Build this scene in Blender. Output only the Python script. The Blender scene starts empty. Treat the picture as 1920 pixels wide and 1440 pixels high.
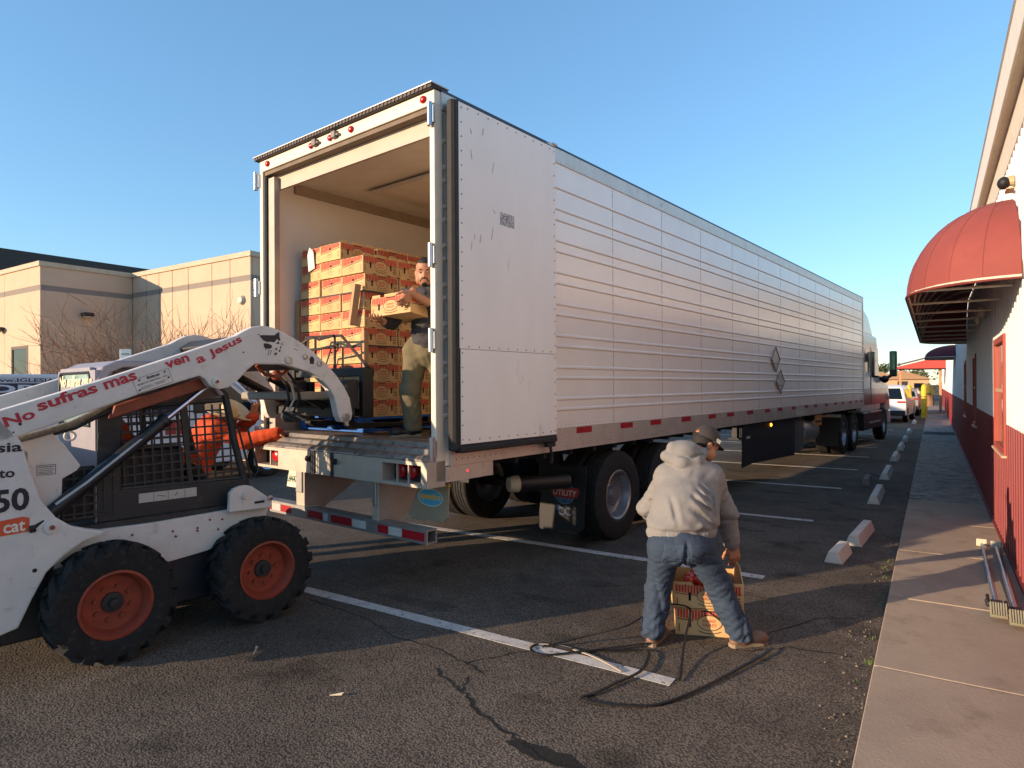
import bpy, bmesh, math, random
import numpy as np
from mathutils import Vector, Matrix
random.seed(7); np.random.seed(7)
S = bpy.context.scene
COL = S.collection
# ---------------------------------------------------------------- camera
cam = bpy.data.cameras.new('camera'); camo = bpy.data.objects.new('camera', cam); COL.objects.link(camo)
YAW, PITCH, ROLL = 0.5782, 0.0029, -0.0057
_f = Vector((-math.sin(YAW)*math.cos(PITCH), math.cos(YAW)*math.cos(PITCH), math.sin(PITCH)))
_r0 = Vector((math.cos(YAW), math.sin(YAW), 0)); _u0 = _r0.cross(_f)
_r = math.cos(ROLL)*_r0 + math.sin(ROLL)*_u0; _u = -math.sin(ROLL)*_r0 + math.cos(ROLL)*_u0
M = Matrix((_r, _u, -_f)).transposed().to_4x4(); M.translation = (0, 0, 1.757)
camo.matrix_world = M
cam.sensor_fit = 'HORIZONTAL'; cam.sensor_width = 36; cam.lens = 22.69; cam.clip_start = 0.05; cam.clip_end = 3000
S.camera = camo
# ---------------------------------------------------------------- sky and sun
SUN_EL = math.radians(11.0); SUN_H = Vector((0.55, 0.835, 0)).normalized()   # horizontal travel of the light
W = bpy.data.worlds.new('World'); S.world = W; W.use_nodes = True
nt = W.node_tree; nt.nodes.clear()
sky = nt.nodes.new('ShaderNodeTexSky'); sky.sky_type = 'NISHITA'; sky.sun_disc = False
sky.sun_elevation = SUN_EL; sky.sun_rotation = math.atan2(-SUN_H.x, -SUN_H.y)
sky.air_density = 1.2; sky.dust_density = 0.0; sky.ozone_density = 5.4; sky.altitude = 0
bg = nt.nodes.new('ShaderNodeBackground'); bg.inputs['Strength'].default_value = 0.15
out = nt.nodes.new('ShaderNodeOutputWorld')
gm = nt.nodes.new('ShaderNodeGamma'); gm.inputs[1].default_value = .72      # the camera's softer tone curve, over the whole sky alike
hs_n = nt.nodes.new('ShaderNodeHueSaturation'); hs_n.inputs['Saturation'].default_value = 1.04
nt.links.new(sky.outputs[0], gm.inputs[0]); nt.links.new(gm.outputs[0], hs_n.inputs['Color']); nt.links.new(hs_n.outputs[0], bg.inputs[0]); nt.links.new(bg.outputs[0], out.inputs[0])
sl = bpy.data.lights.new('sun', 'SUN'); sl.energy = 2.8; sl.angle = math.radians(0.53); sl.color = (1.0, 0.73, 0.49)
so = bpy.data.objects.new('sun', sl); COL.objects.link(so)
so.rotation_euler = Vector((SUN_H.x*math.cos(SUN_EL), SUN_H.y*math.cos(SUN_EL), -math.sin(SUN_EL))).to_track_quat('-Z', 'Y').to_euler()
so.location = (-20, -30, 12)
vs = S.view_settings; vs.view_transform = 'Standard'; vs.look = 'None'; vs.gamma = 1; vs.use_curve_mapping = False
vs.exposure = 1.5
S.cycles.max_bounces = 6
# ---------------------------------------------------------------- materials
def lin(c):
    if isinstance(c, str):
        c = [int(c[i:i+2], 16)/255 for i in (0, 2, 4)]
        c = [x/12.92 if x <= .04045 else ((x+.055)/1.055)**2.4 for x in c]
    return (c[0], c[1], c[2], 1)
_mats = {}
def mat(name, col, rough=.55, metal=0.0, var=.12, vscale=6.0, bump=0.0, bscale=60.0, col2=None, thr=.55, soft=.12, spec=.5, emit=0, stretch=None, alpha=1, coat=0, trans=0, detail=4, obj=True):
    """Principled surface: colour with value noise, optional second colour in patches (dirt, rust, wear), optional bump."""
    if name in _mats: return _mats[name]
    m = bpy.data.materials.new(name); m.use_nodes = True; t = m.node_tree; b = t.nodes['Principled BSDF']
    b.inputs['Roughness'].default_value = rough; b.inputs['Metallic'].default_value = metal
    b.inputs['Specular IOR Level'].default_value = spec
    if coat: b.inputs['Coat Weight'].default_value = coat; b.inputs['Coat Roughness'].default_value = .08
    if trans: b.inputs['Transmission Weight'].default_value = trans
    c = lin(col)
    tc = t.nodes.new('ShaderNodeTexCoord'); src = tc.outputs['Object']
    if stretch:
        mp = t.nodes.new('ShaderNodeMapping'); mp.inputs['Scale'].default_value = stretch
        t.links.new(src, mp.inputs[0]); src = mp.outputs[0]
    n = t.nodes.new('ShaderNodeTexNoise'); n.inputs['Scale'].default_value = vscale; n.inputs['Detail'].default_value = detail
    n.inputs['Roughness'].default_value = .62
    t.links.new(src, n.inputs['Vector'])
    mr = t.nodes.new('ShaderNodeMapRange'); mr.inputs[1].default_value = .3; mr.inputs[2].default_value = .7
    mr.inputs[3].default_value = 1-var; mr.inputs[4].default_value = 1+var
    t.links.new(n.outputs[0], mr.inputs[0])
    mx = t.nodes.new('ShaderNodeMix'); mx.data_type = 'RGBA'; mx.blend_type = 'MULTIPLY'; mx.inputs[0].default_value = 1
    mx.inputs[6].default_value = c; t.links.new(mr.outputs[0], mx.inputs[7])
    colout = mx.outputs[2]
    if col2 is not None:
        n2 = t.nodes.new('ShaderNodeTexNoise'); n2.inputs['Scale'].default_value = vscale*1.9; n2.inputs['Detail'].default_value = 8
        n2.inputs['Roughness'].default_value = .7; t.links.new(src, n2.inputs['Vector'])
        r2 = t.nodes.new('ShaderNodeMapRange'); r2.inputs[1].default_value = thr; r2.inputs[2].default_value = thr+soft
        t.links.new(n2.outputs[0], r2.inputs[0])
        m2 = t.nodes.new('ShaderNodeMix'); m2.data_type = 'RGBA'; t.links.new(r2.outputs[0], m2.inputs[0])
        t.links.new(colout, m2.inputs[6]); m2.inputs[7].default_value = lin(col2); colout = m2.outputs[2]
    t.links.new(colout, b.inputs['Base Color'])
    if bump:
        n3 = t.nodes.new('ShaderNodeTexNoise'); n3.inputs['Scale'].default_value = bscale; n3.inputs['Detail'].default_value = 5
        t.links.new(src, n3.inputs['Vector'])
        bp = t.nodes.new('ShaderNodeBump'); bp.inputs['Strength'].default_value = min(1, bump); bp.inputs['Distance'].default_value = .01*max(1, bump)
        t.links.new(n3.outputs[0], bp.inputs['Height']); t.links.new(bp.outputs[0], b.inputs['Normal'])
    if emit: b.inputs['Emission Color'].default_value = c; b.inputs['Emission Strength'].default_value = emit
    _mats[name] = m
    return m
def vary(m, amt=.08):
    """each object with this material gets its own slight tone"""
    t, b = m.node_tree, m.node_tree.nodes['Principled BSDF']; oi = t.nodes.new('ShaderNodeObjectInfo')
    mr = t.nodes.new('ShaderNodeMapRange'); mr.inputs[3].default_value = 1-amt; mr.inputs[4].default_value = 1+amt; t.links.new(oi.outputs['Random'], mr.inputs[0])
    src = b.inputs['Base Color'].links[0].from_socket; mx = t.nodes.new('ShaderNodeMix'); mx.data_type = 'RGBA'; mx.blend_type = 'MULTIPLY'; mx.inputs[0].default_value = 1
    t.links.new(src, mx.inputs[6]); t.links.new(mr.outputs[0], mx.inputs[7]); t.links.new(mx.outputs[2], b.inputs['Base Color']); return m
def nodes_of(m): return m.node_tree, m.node_tree.nodes['Principled BSDF']
# ---------------------------------------------------------------- mesh building
class MB:
    def __init__(s): s.v = []; s.f = []; s.m = []
    def add(s, vs, fs, mi=0):
        o = len(s.v); s.v += [tuple(map(float, x)) for x in vs]
        for f in fs: s.f.append([i+o for i in f]); s.m.append(mi)
        return s
    def box(s, a, b, mi=0, R=None, piv=None):
        """axis box from corner a to corner b; R (3x3 or angle about z) turns it about piv (default centre)"""
        (x0, y0, z0), (x1, y1, z1) = a, b
        vs = [(x, y, z) for z in (z0, z1) for y in (y0, y1) for x in (x0, x1)]
        if R is not None:
            if not isinstance(R, Matrix): R = Matrix.Rotation(R, 3, 'Z')
            p = Vector(piv) if piv is not None else Vector(((x0+x1)/2, (y0+y1)/2, (z0+z1)/2))
            vs = [tuple(R @ (Vector(v)-p) + p) for v in vs]
        return s.add(vs, [(0,2,3,1),(4,5,7,6),(0,1,5,4),(1,3,7,5),(3,2,6,7),(2,0,4,6)], mi)
    def prism(s, poly, axis, a, b, mi=0):
        n = len(poly)
        def P(q, h): return {'x': (h, q[0], q[1]), 'y': (q[0], h, q[1]), 'z': (q[0], q[1], h)}[axis]
        vs = [P(q, a) for q in poly] + [P(q, b) for q in poly]
        fs = [list(range(n))[::-1], list(range(n, 2*n))] + [(i, (i+1) % n, n+(i+1) % n, n+i) for i in range(n)]
        return s.add(vs, fs, mi)
    def cyl(s, p0, p1, r0, r1=None, n=14, caps=True, mi=0):
        p0, p1 = Vector(p0), Vector(p1); r1 = r0 if r1 is None else r1
        d = (p1-p0).normalized(); a = d.orthogonal().normalized(); b = d.cross(a)
        vs = []; 
        for p, r in ((p0, r0), (p1, r1)):
            vs += [tuple(p + r*(math.cos(2*math.pi*i/n)*a + math.sin(2*math.pi*i/n)*b)) for i in range(n)]
        fs = [(i, (i+1) % n, n+(i+1) % n, n+i) for i in range(n)]
        if caps: fs += [list(range(n))[::-1], list(range(n, 2*n))]
        return s.add(vs, fs, mi)
    def tube(s, pts, r, n=8, mi=0, closed=False, flat=None):
        pts = [Vector(p) for p in pts]; N = len(pts)
        rs = r if isinstance(r, (list, tuple)) else [r]*N
        vs = []; prev = None
        for i, p in enumerate(pts):
            if closed: t = pts[(i+1) % N]-pts[i-1]
            else: t = pts[min(i+1, N-1)]-pts[max(i-1, 0)]
            t.normalize()
            if prev is None: a = t.orthogonal().normalized()
            else:
                a = prev - t*prev.dot(t)
                a = a.normalized() if a.length > 1e-6 else t.orthogonal().normalized()
            prev = a; b = t.cross(a)
            if flat:   # flat strap: wide horizontally, thin vertically
                h = Vector((0, 0, 1)); a2 = t.cross(h); a2 = a2.normalized() if a2.length > .1 else a; b2 = a2.cross(t)
                vs += [tuple(p+a2*flat[0]*sx+b2*flat[1]*sy) for sx, sy in ((-1,-1),(1,-1),(1,1),(-1,1))]
            else: vs += [tuple(p + rs[i]*(math.cos(2*math.pi*k/n)*a + math.sin(2*math.pi*k/n)*b)) for k in range(n)]
        if flat: n = 4
        fs = []
        for i in range(N if closed else N-1):
            j = (i+1) % N
            fs += [(i*n+k, i*n+(k+1) % n, j*n+(k+1) % n, j*n+k) for k in range(n)]
        if not closed: fs += [list(range(n))[::-1], list(range((N-1)*n, N*n))]
        return s.add(vs, fs, mi)
    def lathe(s, prof, o, ax, n=24, mi=0, closed=False, caps=False):
        """prof: (radius, height along ax)"""
        o = Vector(o); d = Vector(ax).normalized(); a = d.orthogonal().normalized(); b = d.cross(a); m = len(prof)
        vs = [tuple(o + d*h + r*(math.cos(2*math.pi*i/n)*a + math.sin(2*math.pi*i/n)*b)) for i in range(n) for r, h in prof]
        fs = []
        for i in range(n):
            j = (i+1) % n
            for k in range(m if closed else m-1):
                l = (k+1) % m
                fs.append((i*m+k, i*m+l, j*m+l, j*m+k))
        if caps and not closed:
            for e in (0, m-1):
                if prof[e][0] > 1e-6: fs.append([i*m+e for i in range(n)])
        return s.add(vs, fs, mi)
    def sphere(s, c, r, n=12, m=8, mi=0, R=None):
        rr = r if isinstance(r, (tuple, list)) else (r, r, r); c = Vector(c)
        vs = []
        for j in range(m+1):
            th = math.pi*j/m
            for i in range(n):
                ph = 2*math.pi*i/n
                v = Vector((rr[0]*math.sin(th)*math.cos(ph), rr[1]*math.sin(th)*math.sin(ph), rr[2]*math.cos(th)))
                if R is not None: v = R @ v
                vs.append(tuple(c+v))
        fs = [(j*n+i, (j+1)*n+i, (j+1)*n+(i+1) % n, j*n+(i+1) % n) for j in range(m) for i in range(n)]
        return s.add(vs, fs, mi)
    def mesh(s, name, bevel=0, seg=1, smooth=None, weld=True):
        me = bpy.data.meshes.new(name)
        bm = bmesh.new()
        V = [bm.verts.new(v) for v in s.v]
        for f, mi in zip(s.f, s.m):
            try: F = bm.faces.new([V[i] for i in f]); F.material_index = mi
            except ValueError: pass
        if weld: bmesh.ops.remove_doubles(bm, verts=bm.verts, dist=1e-5)
        bmesh.ops.recalc_face_normals(bm, faces=bm.faces)
        if bevel:
            es = [e for e in bm.edges if len(e.link_faces) == 2 and e.calc_face_angle(0) > .5]
            if es: bmesh.ops.bevel(bm, geom=es, offset=bevel, segments=seg, profile=.6, affect='EDGES', clamp_overlap=True)
        bm.to_mesh(me); bm.free()
        if smooth is not None:
            me.polygons.foreach_set('use_smooth', [True]*len(me.polygons)); me.set_sharp_from_angle(angle=math.radians(smooth))
        return me
    def build(s, name, mats, parent=None, bevel=0, seg=1, smooth=None):
        return link(name, s.mesh(name, bevel, seg, smooth), mats, parent)
def link(name, me, mats=None, parent=None):
    o = bpy.data.objects.new(name, me); COL.objects.link(o)
    if mats is not None and len(me.materials) == 0:
        for m in (mats if isinstance(mats, (list, tuple)) else [mats]): me.materials.append(m)
    if parent is not None: o.parent = parent
    return o
def tag(o, label=None, cat=None, group=None, kind=None):
    if label: o['label'] = label
    if cat: o['category'] = cat
    if group: o['group'] = group
    if kind: o['kind'] = kind
    return o
def thing(name, label, cat, loc=(0, 0, 0), rz=0, group=None):
    o = bpy.data.objects.new(name, None); COL.objects.link(o); o.empty_display_size = .1
    o.location = loc; o.rotation_euler = (0, 0, rz)
    return tag(o, label, cat, group)
def struct(name, mb, m, parent=None, **k):
    o = mb.build(name, m, parent, **k)
    if parent is None: o['kind'] = 'structure'
    return o
def one(name, shape, m, parent, **k):
    mb = MB(); shape(mb); return mb.build(name, m, parent, **k)
def bx(name, a, b, m, parent, bevel=0, R=None, piv=None):
    mb = MB(); mb.box(a, b, 0, R, piv); return mb.build(name, m, parent, bevel)
def dup(root, parent=None):
    c = root.copy(); COL.objects.link(c); c.parent = parent
    for ch in root.children: dup(ch, c)
    return c
# ---------------------------------------------------------------- lettering
_txt = {}
def text_mesh(s, bold=0.0, spacing=1.0):
    k = (s, bold, spacing)
    if k in _txt: return _txt[k]
    cu = bpy.data.curves.new('t', 'FONT'); cu.body = s; cu.size = 1; cu.offset = bold; cu.resolution_u = 3; cu.space_character = spacing
    o = bpy.data.objects.new('t', cu); COL.objects.link(o)
    dg = bpy.context.evaluated_depsgraph_get(); me = bpy.data.meshes.new_from_object(o.evaluated_get(dg))
    bpy.data.objects.remove(o); bpy.data.curves.remove(cu)
    co = np.empty(len(me.vertices)*3); me.vertices.foreach_get('co', co); co = co.reshape(-1, 3)
    mn, mx = co.min(0), co.max(0)
    _txt[k] = ([tuple(c) for c in co], [list(p.vertices) for p in me.polygons], mn, mx)
    bpy.data.meshes.remove(me); return _txt[k]
def put_text(mb, s, p0, xd, yd, w=None, h=None, bold=.0, shear=0, mi=0, spacing=1.0):
    """letters filling a box of width w and height h whose lower left is p0, along xd and yd"""
    V, Fc, mn, mx = text_mesh(s, bold, spacing)
    sx, sy = mx[0]-mn[0], mx[1]-mn[1]
    kx = (w/sx) if w else h/sy; ky = (h/sy) if h else kx
    p0, xd, yd = Vector(p0), Vector(xd), Vector(yd)
    mb.add([tuple(p0 + xd*((v[0]-mn[0])*kx + shear*(v[1]-mn[1])*ky) + yd*((v[1]-mn[1])*ky)) for v in V], Fc, mi)
def letters(name, s, p0, xd, yd, m, parent, **k):
    mb = MB(); put_text(mb, s, p0, xd, yd, **k)
    me = bpy.data.meshes.new(name); me.from_pydata(mb.v, [], mb.f); me.update()
    return link(name, me, m, parent)
def flat_poly(mb, pts, p0, xd, yd, mi=0):
    p0, xd, yd = Vector(p0), Vector(xd), Vector(yd)
    mb.add([tuple(p0+xd*a+yd*b) for a, b in pts], [list(range(len(pts)))], mi)
def ring_poly(mb, cx, cy, rx, ry, t, p0, xd, yd, n=28, mi=0, a0=0, a1=2*math.pi):
    p0, xd, yd = Vector(p0), Vector(xd), Vector(yd); full = abs(a1-a0-2*math.pi) < 1e-6
    vs = []; N = n if full else n+1
    for i in range(N):
        a = a0+(a1-a0)*i/n
        for k in (1, 0): vs.append(tuple(p0+xd*(cx+(rx-k*t)*math.cos(a))+yd*(cy+(ry-k*t)*math.sin(a))))
    fs = [(2*i, 2*i+1, (2*i+3) % (2*N), (2*i+2) % (2*N)) for i in range(n)]
    mb.add(vs, fs, mi)
def decal(name, mb, m, parent):
    me = bpy.data.meshes.new(name); me.from_pydata(mb.v, [], mb.f); me.update()
    o = link(name, me, m, parent)
    if isinstance(m, (list, tuple)): me.polygons.foreach_set('material_index', mb.m)
    return o
# ================================================================ common materials
m_white = mat('white_paint', 'd9d6d0', .45, var=.05, col2='9a8f80', thr=.66, soft=.2)
m_black = mat('black_plastic', '17171a', .6, var=.2)
m_rubber = mat('tyre_rubber', '1b1a1a', .85, var=.25, vscale=14, bump=.3, bscale=90, col2='3a342d', thr=.55)
m_dark = mat('dark_steel', '26262a', .6, .3, var=.25, col2='4a3f36', thr=.6)
m_steel = mat('bright_steel', 'b9bcc0', .28, .9, var=.08)
m_galv = mat('galvanised_steel', 'a8a6a3', .42, .7, var=.12, vscale=10, col2='6e665d', thr=.62)
m_red = mat('red_lens', 'b01018', .25, var=.1)
m_redtape = mat('red_reflective_tape', 'a01522', .4, var=.15, vscale=40)
m_whitetape = mat('white_reflective_tape', 'bdb9b3', .4, var=.1)
m_glass = mat('dark_glass', '0d1114', .06, var=.02)
m_rust = mat('rusty_steel', '6b3a26', .75, .2, var=.25, col2='3a241c', thr=.55)
# ================================================================ ground
def asphalt(dark=1.0, nm='asphalt'):
    m = bpy.data.materials.new(nm); m.use_nodes = True; t, b = nodes_of(m); L = t.links
    tc = t.nodes.new('ShaderNodeTexCoord'); src = tc.outputs['Object']
    def noise(sc, det=4, rough=.6):
        n = t.nodes.new('ShaderNodeTexNoise'); n.inputs['Scale'].default_value = sc; n.inputs['Detail'].default_value = det
        n.inputs['Roughness'].default_value = rough; L.new(src, n.inputs['Vector']); return n.outputs[0]
    def rng(x, a, b_, c, d):
        r = t.nodes.new('ShaderNodeMapRange'); L.new(x, r.inputs[0])
        for i, q in enumerate((a, b_, c, d)): r.inputs[1+i].default_value = q
        return r.outputs[0]
    def mul(a, k):
        n = t.nodes.new('ShaderNodeMath'); n.operation = 'MULTIPLY'
        L.new(a, n.inputs[0])
        if isinstance(k, float): n.inputs[1].default_value = k
        else: L.new(k, n.inputs[1])
        return n.outputs[0]
    vo = t.nodes.new('ShaderNodeTexVoronoi'); vo.inputs['Scale'].default_value = 80; L.new(src, vo.inputs['Vector'])
    vo2 = t.nodes.new('ShaderNodeTexVoronoi'); vo2.inputs['Scale'].default_value = 170; L.new(src, vo2.inputs['Vector'])
    stone = rng(vo.outputs['Distance'], .1, .75, 1.32, .45)
    big = rng(noise(.55, 6, .65), .3, .70, 1.30, .62)
    mid = rng(noise(3.2, 6, .7), .35, .68, 1.12, .80)
    oil = rng(noise(1.3, 3, .55), .60, .70, 1.0, .45)
    fac = mul(mul(mul(stone, big), mid), oil)
    mx = t.nodes.new('ShaderNodeMix'); mx.data_type = 'RGBA'; mx.blend_type = 'MULTIPLY'; mx.inputs[0].default_value = 1
    hue = t.nodes.new('ShaderNodeMix'); hue.data_type = 'RGBA'; L.new(vo2.outputs['Color'], hue.inputs[0])
    hue.inputs[6].default_value = (.19*dark, .152*dark, .116*dark, 1); hue.inputs[7].default_value = (.094*dark, .077*dark, .062*dark, 1)
    L.new(hue.outputs[2], mx.inputs[6]); L.new(fac, mx.inputs[7]); L.new(mx.outputs[2], b.inputs['Base Color'])
    b.inputs['Roughness'].default_value = .9; b.inputs['Specular IOR Level'].default_value = .25
    bp = t.nodes.new('ShaderNodeBump'); bp.inputs['Strength'].default_value = .65; bp.inputs['Distance'].default_value = .005; bp.invert = True
    L.new(vo.outputs['Distance'], bp.inputs['Height']); L.new(bp.outputs[0], b.inputs['Normal'])
    return m
m_asph = asphalt()
g_ = MB(); g_.add([(-900, -900, 0), (900, -900, 0), (900, 900, 0), (-900, 900, 0)], [(0, 1, 2, 3)])
ground = struct('asphalt_lot', g_, m_asph)
m_line = mat('worn_line_paint', 'bdb8b1', .8, var=.18, vscale=11, col2='4a443d', thr=.56, soft=.08, detail=9)
LINE_Y = [1.02, 3.71, 6.17, 9.05, 12.1, 14.9, 17.6, 20.3, 23.0, 25.8, 28.5]
for i, y in enumerate(LINE_Y):
    x1 = -1.30 if i else -3.62
    mb = MB(); n = 14; x0 = -6.6 if i else -6.6
    tl = [(x0+(x1-x0)*k/n, y+.055+random.uniform(-.006, .006)-.004*k/n) for k in range(n+1)]
    bl = [(x0+(x1-x0)*k/n, y-.055+random.uniform(-.006, .006)-.004*k/n) for k in range(n+1)]
    mb.prism(tl+bl[::-1], 'z', .002, .004)
    o = mb.build('parking_line', m_line, ground)
# cracks: thin dark filled fissures
m_crack = mat('crack', '100f0e', .95, var=.2)
def crack(pts, w=.009):
    P = []
    for a, b in zip(pts[:-1], pts[1:]):
        for k in range(7):
            t = k/7; P.append((a[0]+(b[0]-a[0])*t+random.uniform(-.016, .016), a[1]+(b[1]-a[1])*t+random.uniform(-.016, .016)))
    P.append(pts[-1])
    up, dn = [], []
    for i, p in enumerate(P):
        q = P[min(i+1, len(P)-1)]; o = P[max(i-1, 0)]
        d = Vector((q[0]-o[0], q[1]-o[1])).normalized(); ww = w*random.uniform(.3, 1.1)
        up.append((p[0]-d.y*ww, p[1]+d.x*ww)); dn.append((p[0]+d.y*ww, p[1]-d.x*ww))
    mb = MB(); mb.prism(up+dn[::-1], 'z', .0012, .0022 + .0004*random.random()); mb.build('crack', m_crack, ground)
crack([(-4.3, 3.55), (-3.79, 3.51), (-3.39, 3.43), (-3.19, 3.35), (-2.89, 3.35), (-2.49, 3.27), (-2.32, 3.21)], .006)
crack([(-2.62, 3.10), (-2.38, 2.99), (-2.27, 2.95), (-2.09, 2.83), (-1.84, 2.73), (-1.55, 2.62), (-1.2, 2.64), (-.7, 2.55)], .011)
crack([(-2.49, 3.27), (-2.38, 3.45), (-2.2, 3.72)], .005)
crack([(-1.0, 4.75), (-.75, 5.3), (-.5, 5.45)], .006)
crack([(-1.05, 4.4), (-.8, 4.62), (-.45, 4.68)], .007)
crack([(-2.27, 2.95), (-2.36, 3.12)], .006)
crack([(-1.6, 2.3), (-1.9, 1.95), (-2.3, 1.9)], .006)
m_stain = asphalt(.70, 'oil_stained_asphalt')
rs_ = random.Random(21)
STAINS = [(-3.5, 3.98, .32, .10), (-2.7, 4.6, .22, .08), (-2.0, 8.1, .28, .10), (-1.6, 8.5, .18, .07), (-2.4, 8.3, .16, .06), (-1.3, 9.9, .22, .09), (-2.1, 11.2, .3, .12), (-1.7, 10.4, .12, .05), (-2.6, 13.0, .3, .12), (-1.5, 7.6, .10, .05), (-1.05, 6.4, .12, .06), (-2.2, 3.95, .12, .06), (-1.9, 3.1, .10, .05), (-2.5, 5.2, .2, .07), (-1.3, 5.6, .12, .05)]
for i, (cx, cy, rx, ry) in enumerate(STAINS):
    ph = [rs_.uniform(0, 6.28) for _ in range(4)]
    def rad(a): return 1+.22*math.sin(2*a+ph[0])+.16*math.sin(3*a+ph[1])+.12*math.sin(5*a+ph[2])+.08*math.sin(9*a+ph[3])
    mb = MB(); mb.prism([(cx+rx*math.cos(a)*rad(a), cy+ry*math.sin(a)*rad(a)) for a in [2*math.pi*k/40 for k in range(40)]], 'z', .0004, .0009+.00002*i); mb.build('oil_stain', m_stain, ground)
m_patch = mat('dark_tar_patch', '1d1b1a', .95, var=.35, vscale=30, bump=.5, bscale=120)
for cx, cy, rx, ry in ((-1.55, 2.66, .23, .06), (-1.1, 2.68, .12, .05), (-2.3, 3.72, .0, .0)):
    if rx:
        mb = MB(); mb.prism([(cx+rx*math.cos(a)*random.uniform(.75, 1.1), cy+ry*math.sin(a)*random.uniform(.7, 1.15)) for a in [2*math.pi*k/26 for k in range(26)]], 'z', .0008, .0014+.0003*random.random()); mb.build('tar_patch', m_patch, ground)
# ---------------------------------------------------------------- sidewalk slabs
m_conc = mat('concrete', 'a0907d', .85, var=.12, vscale=2.2, bump=.2, bscale=70, col2='857564', thr=.53, soft=.2, detail=7)
m_concold = mat('worn_concrete', '9a9187', .9, var=.2, vscale=3, bump=.4, bscale=40, col2='5a534d', thr=.50, soft=.08, stretch=(1, 2.6, 1))
CURB, WALL, SWZ = -.31, .63, .08
base = MB(); base.box((CURB+.01, -6, -.1), (WALL+.2, 60, SWZ-.02)); sidewalk = struct('sidewalk', base, mat('joint_sand', 'b8a070', .95, var=.3, vscale=30))
js = [-6, -3.5, -1.6, .2, 1.55, 3.0, 4.4, 5.9, 7.6, 9.3, 11.0]
for a, b in zip(js[:-1], js[1:]):
    mb = MB(); mb.box((CURB, a+.006, -.05), (WALL+.1, b-.006, SWZ+random.uniform(-.002, .002))); mb.build('concrete_slab', m_conc, sidewalk, bevel=.006)
js = [11.0, 13.6, 16.2, 18.8, 21.4, 24, 27.5, 31, 35, 40, 48, 60]
for a, b in zip(js[:-1], js[1:]):
    mb = MB(); mb.box((CURB, a+.005, -.05), (WALL+.1, b-.005, SWZ+random.uniform(-.002, .002))); mb.build('concrete_slab', m_concold, sidewalk, bevel=.006)
mb = MB(); mb.box((CURB+.03, 25.3, SWZ), (WALL-.03, 26.6, SWZ+.012)); tag(mb.build('door_mat', mat('dark_mat', '25262a', .95, var=.2), None, bevel=.004), 'dark rubber mat lying across the sidewalk before the far doorway', 'mat')
# weeds, grit and crumbs along the kerb edge
m_weed = mat('weed_green', '56692c', .8, var=.3, vscale=30)
def grass_tuft(mb, x, y, n, h):
    for _ in range(n):
        a = random.uniform(0, 6.28); l = random.uniform(.4, 1)*h; w = .0035; dx, dy = math.cos(a), math.sin(a)
        px, py = x+random.uniform(-.02, .02), y+random.uniform(-.04, .04); bend = random.uniform(.2, .9)*l
        p = [(px-dy*w, py+dx*w, 0), (px+dy*w, py-dx*w, 0), (px+dx*bend*.5+dy*w*.7, py+dy*bend*.5-dx*w*.7, l*.6), (px+dx*bend*.5-dy*w*.7, py+dy*bend*.5+dx*w*.7, l*.6), (px+dx*bend, py+dy*bend, l*.75)]
        mb.add(p, [(0, 1, 2, 3), (3, 2, 4)])
wd = MB()
for k in range(22):
    y = 2.6+random.random()**1.3*8; grass_tuft(wd, CURB-.03-abs(random.gauss(0, .035)), y, random.randint(2, 7), random.uniform(.02, .06))
tag(link('weeds', wd.mesh('weeds', weld=False), m_weed), 'thin green weeds and grit growing in the joint along the kerb', 'weeds', kind='stuff')
gr = MB()
for k in range(260):
    y = 2.2+random.random()**1.2*8; x = CURB-.02-abs(random.gauss(0, .10)); r = random.uniform(.003, .011)
    gr.sphere((x, y, r*.4), (r*random.uniform(.7, 1.4), r*random.uniform(.7, 1.4), r*.7), 5, 3)
tag(link('grit', gr.mesh('grit'), mat('grit', '6f6458', .95, var=.5, vscale=60)), 'loose pebbles and grit along the kerb edge', 'grit', kind='stuff')
# ---------------------------------------------------------------- wheel stops
m_stop = mat('wheel_stop_concrete', 'd2ccc2', .9, var=.12, vscale=14, bump=.6, bscale=55, col2='8d857a', thr=.6)
def stop_mesh(L_, tilt=0):
    mb = MB(); pr = [(-.085, 0), (.085, 0), (.042, .118), (-.042, .118)]
    mb.prism(pr, 'y', 0, L_); return mb.mesh('stop', bevel=.012, seg=2)
stops = [(-.83, 7.00, .54, -.07, 'short broken concrete wheel stop in the sun, nearest the camera'), (-.735, 7.86, 1.0, -.06, 'pale concrete wheel stop just behind the short sunlit block'),
         (-.74, 10.75, 1.35, .0, 'concrete wheel stop third from the camera beside the kerb'), (-.98, 12.6, .8, .03, 'darker weathered wheel stop set skew left of the kerb row'),
         (-.76, 13.6, 1.5, 0, 'concrete wheel stop fifth from the camera along the kerb'), (-.76, 16.9, 1.4, 0, 'concrete wheel stop sixth along the kerb, chipped at its end'),
         (-.75, 19.7, 1.5, 0, 'concrete wheel stop seventh along the kerb'), (-.74, 22.6, 1.5, 0, 'concrete wheel stop eighth along the kerb'),
         (-.74, 26.3, 1.5, 0, 'concrete wheel stop ninth along the kerb'), (-.72, 33.0, 1.6, 0, 'small white wheel stop farthest away, in front of the parked cars')]
for x, y, L_, rz, lab in stops:
    o = link('wheel_stop', stop_mesh(L_), mat('weathered_stop', '77716a', .9, var=.2, vscale=12, bump=.6, bscale=55) if x < -.9 else m_stop); o.location = (x, y, .0); o.rotation_euler = (0, 0, rz)
    tag(o, lab, 'wheel stop', 'concrete wheel stops along the kerb')
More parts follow.
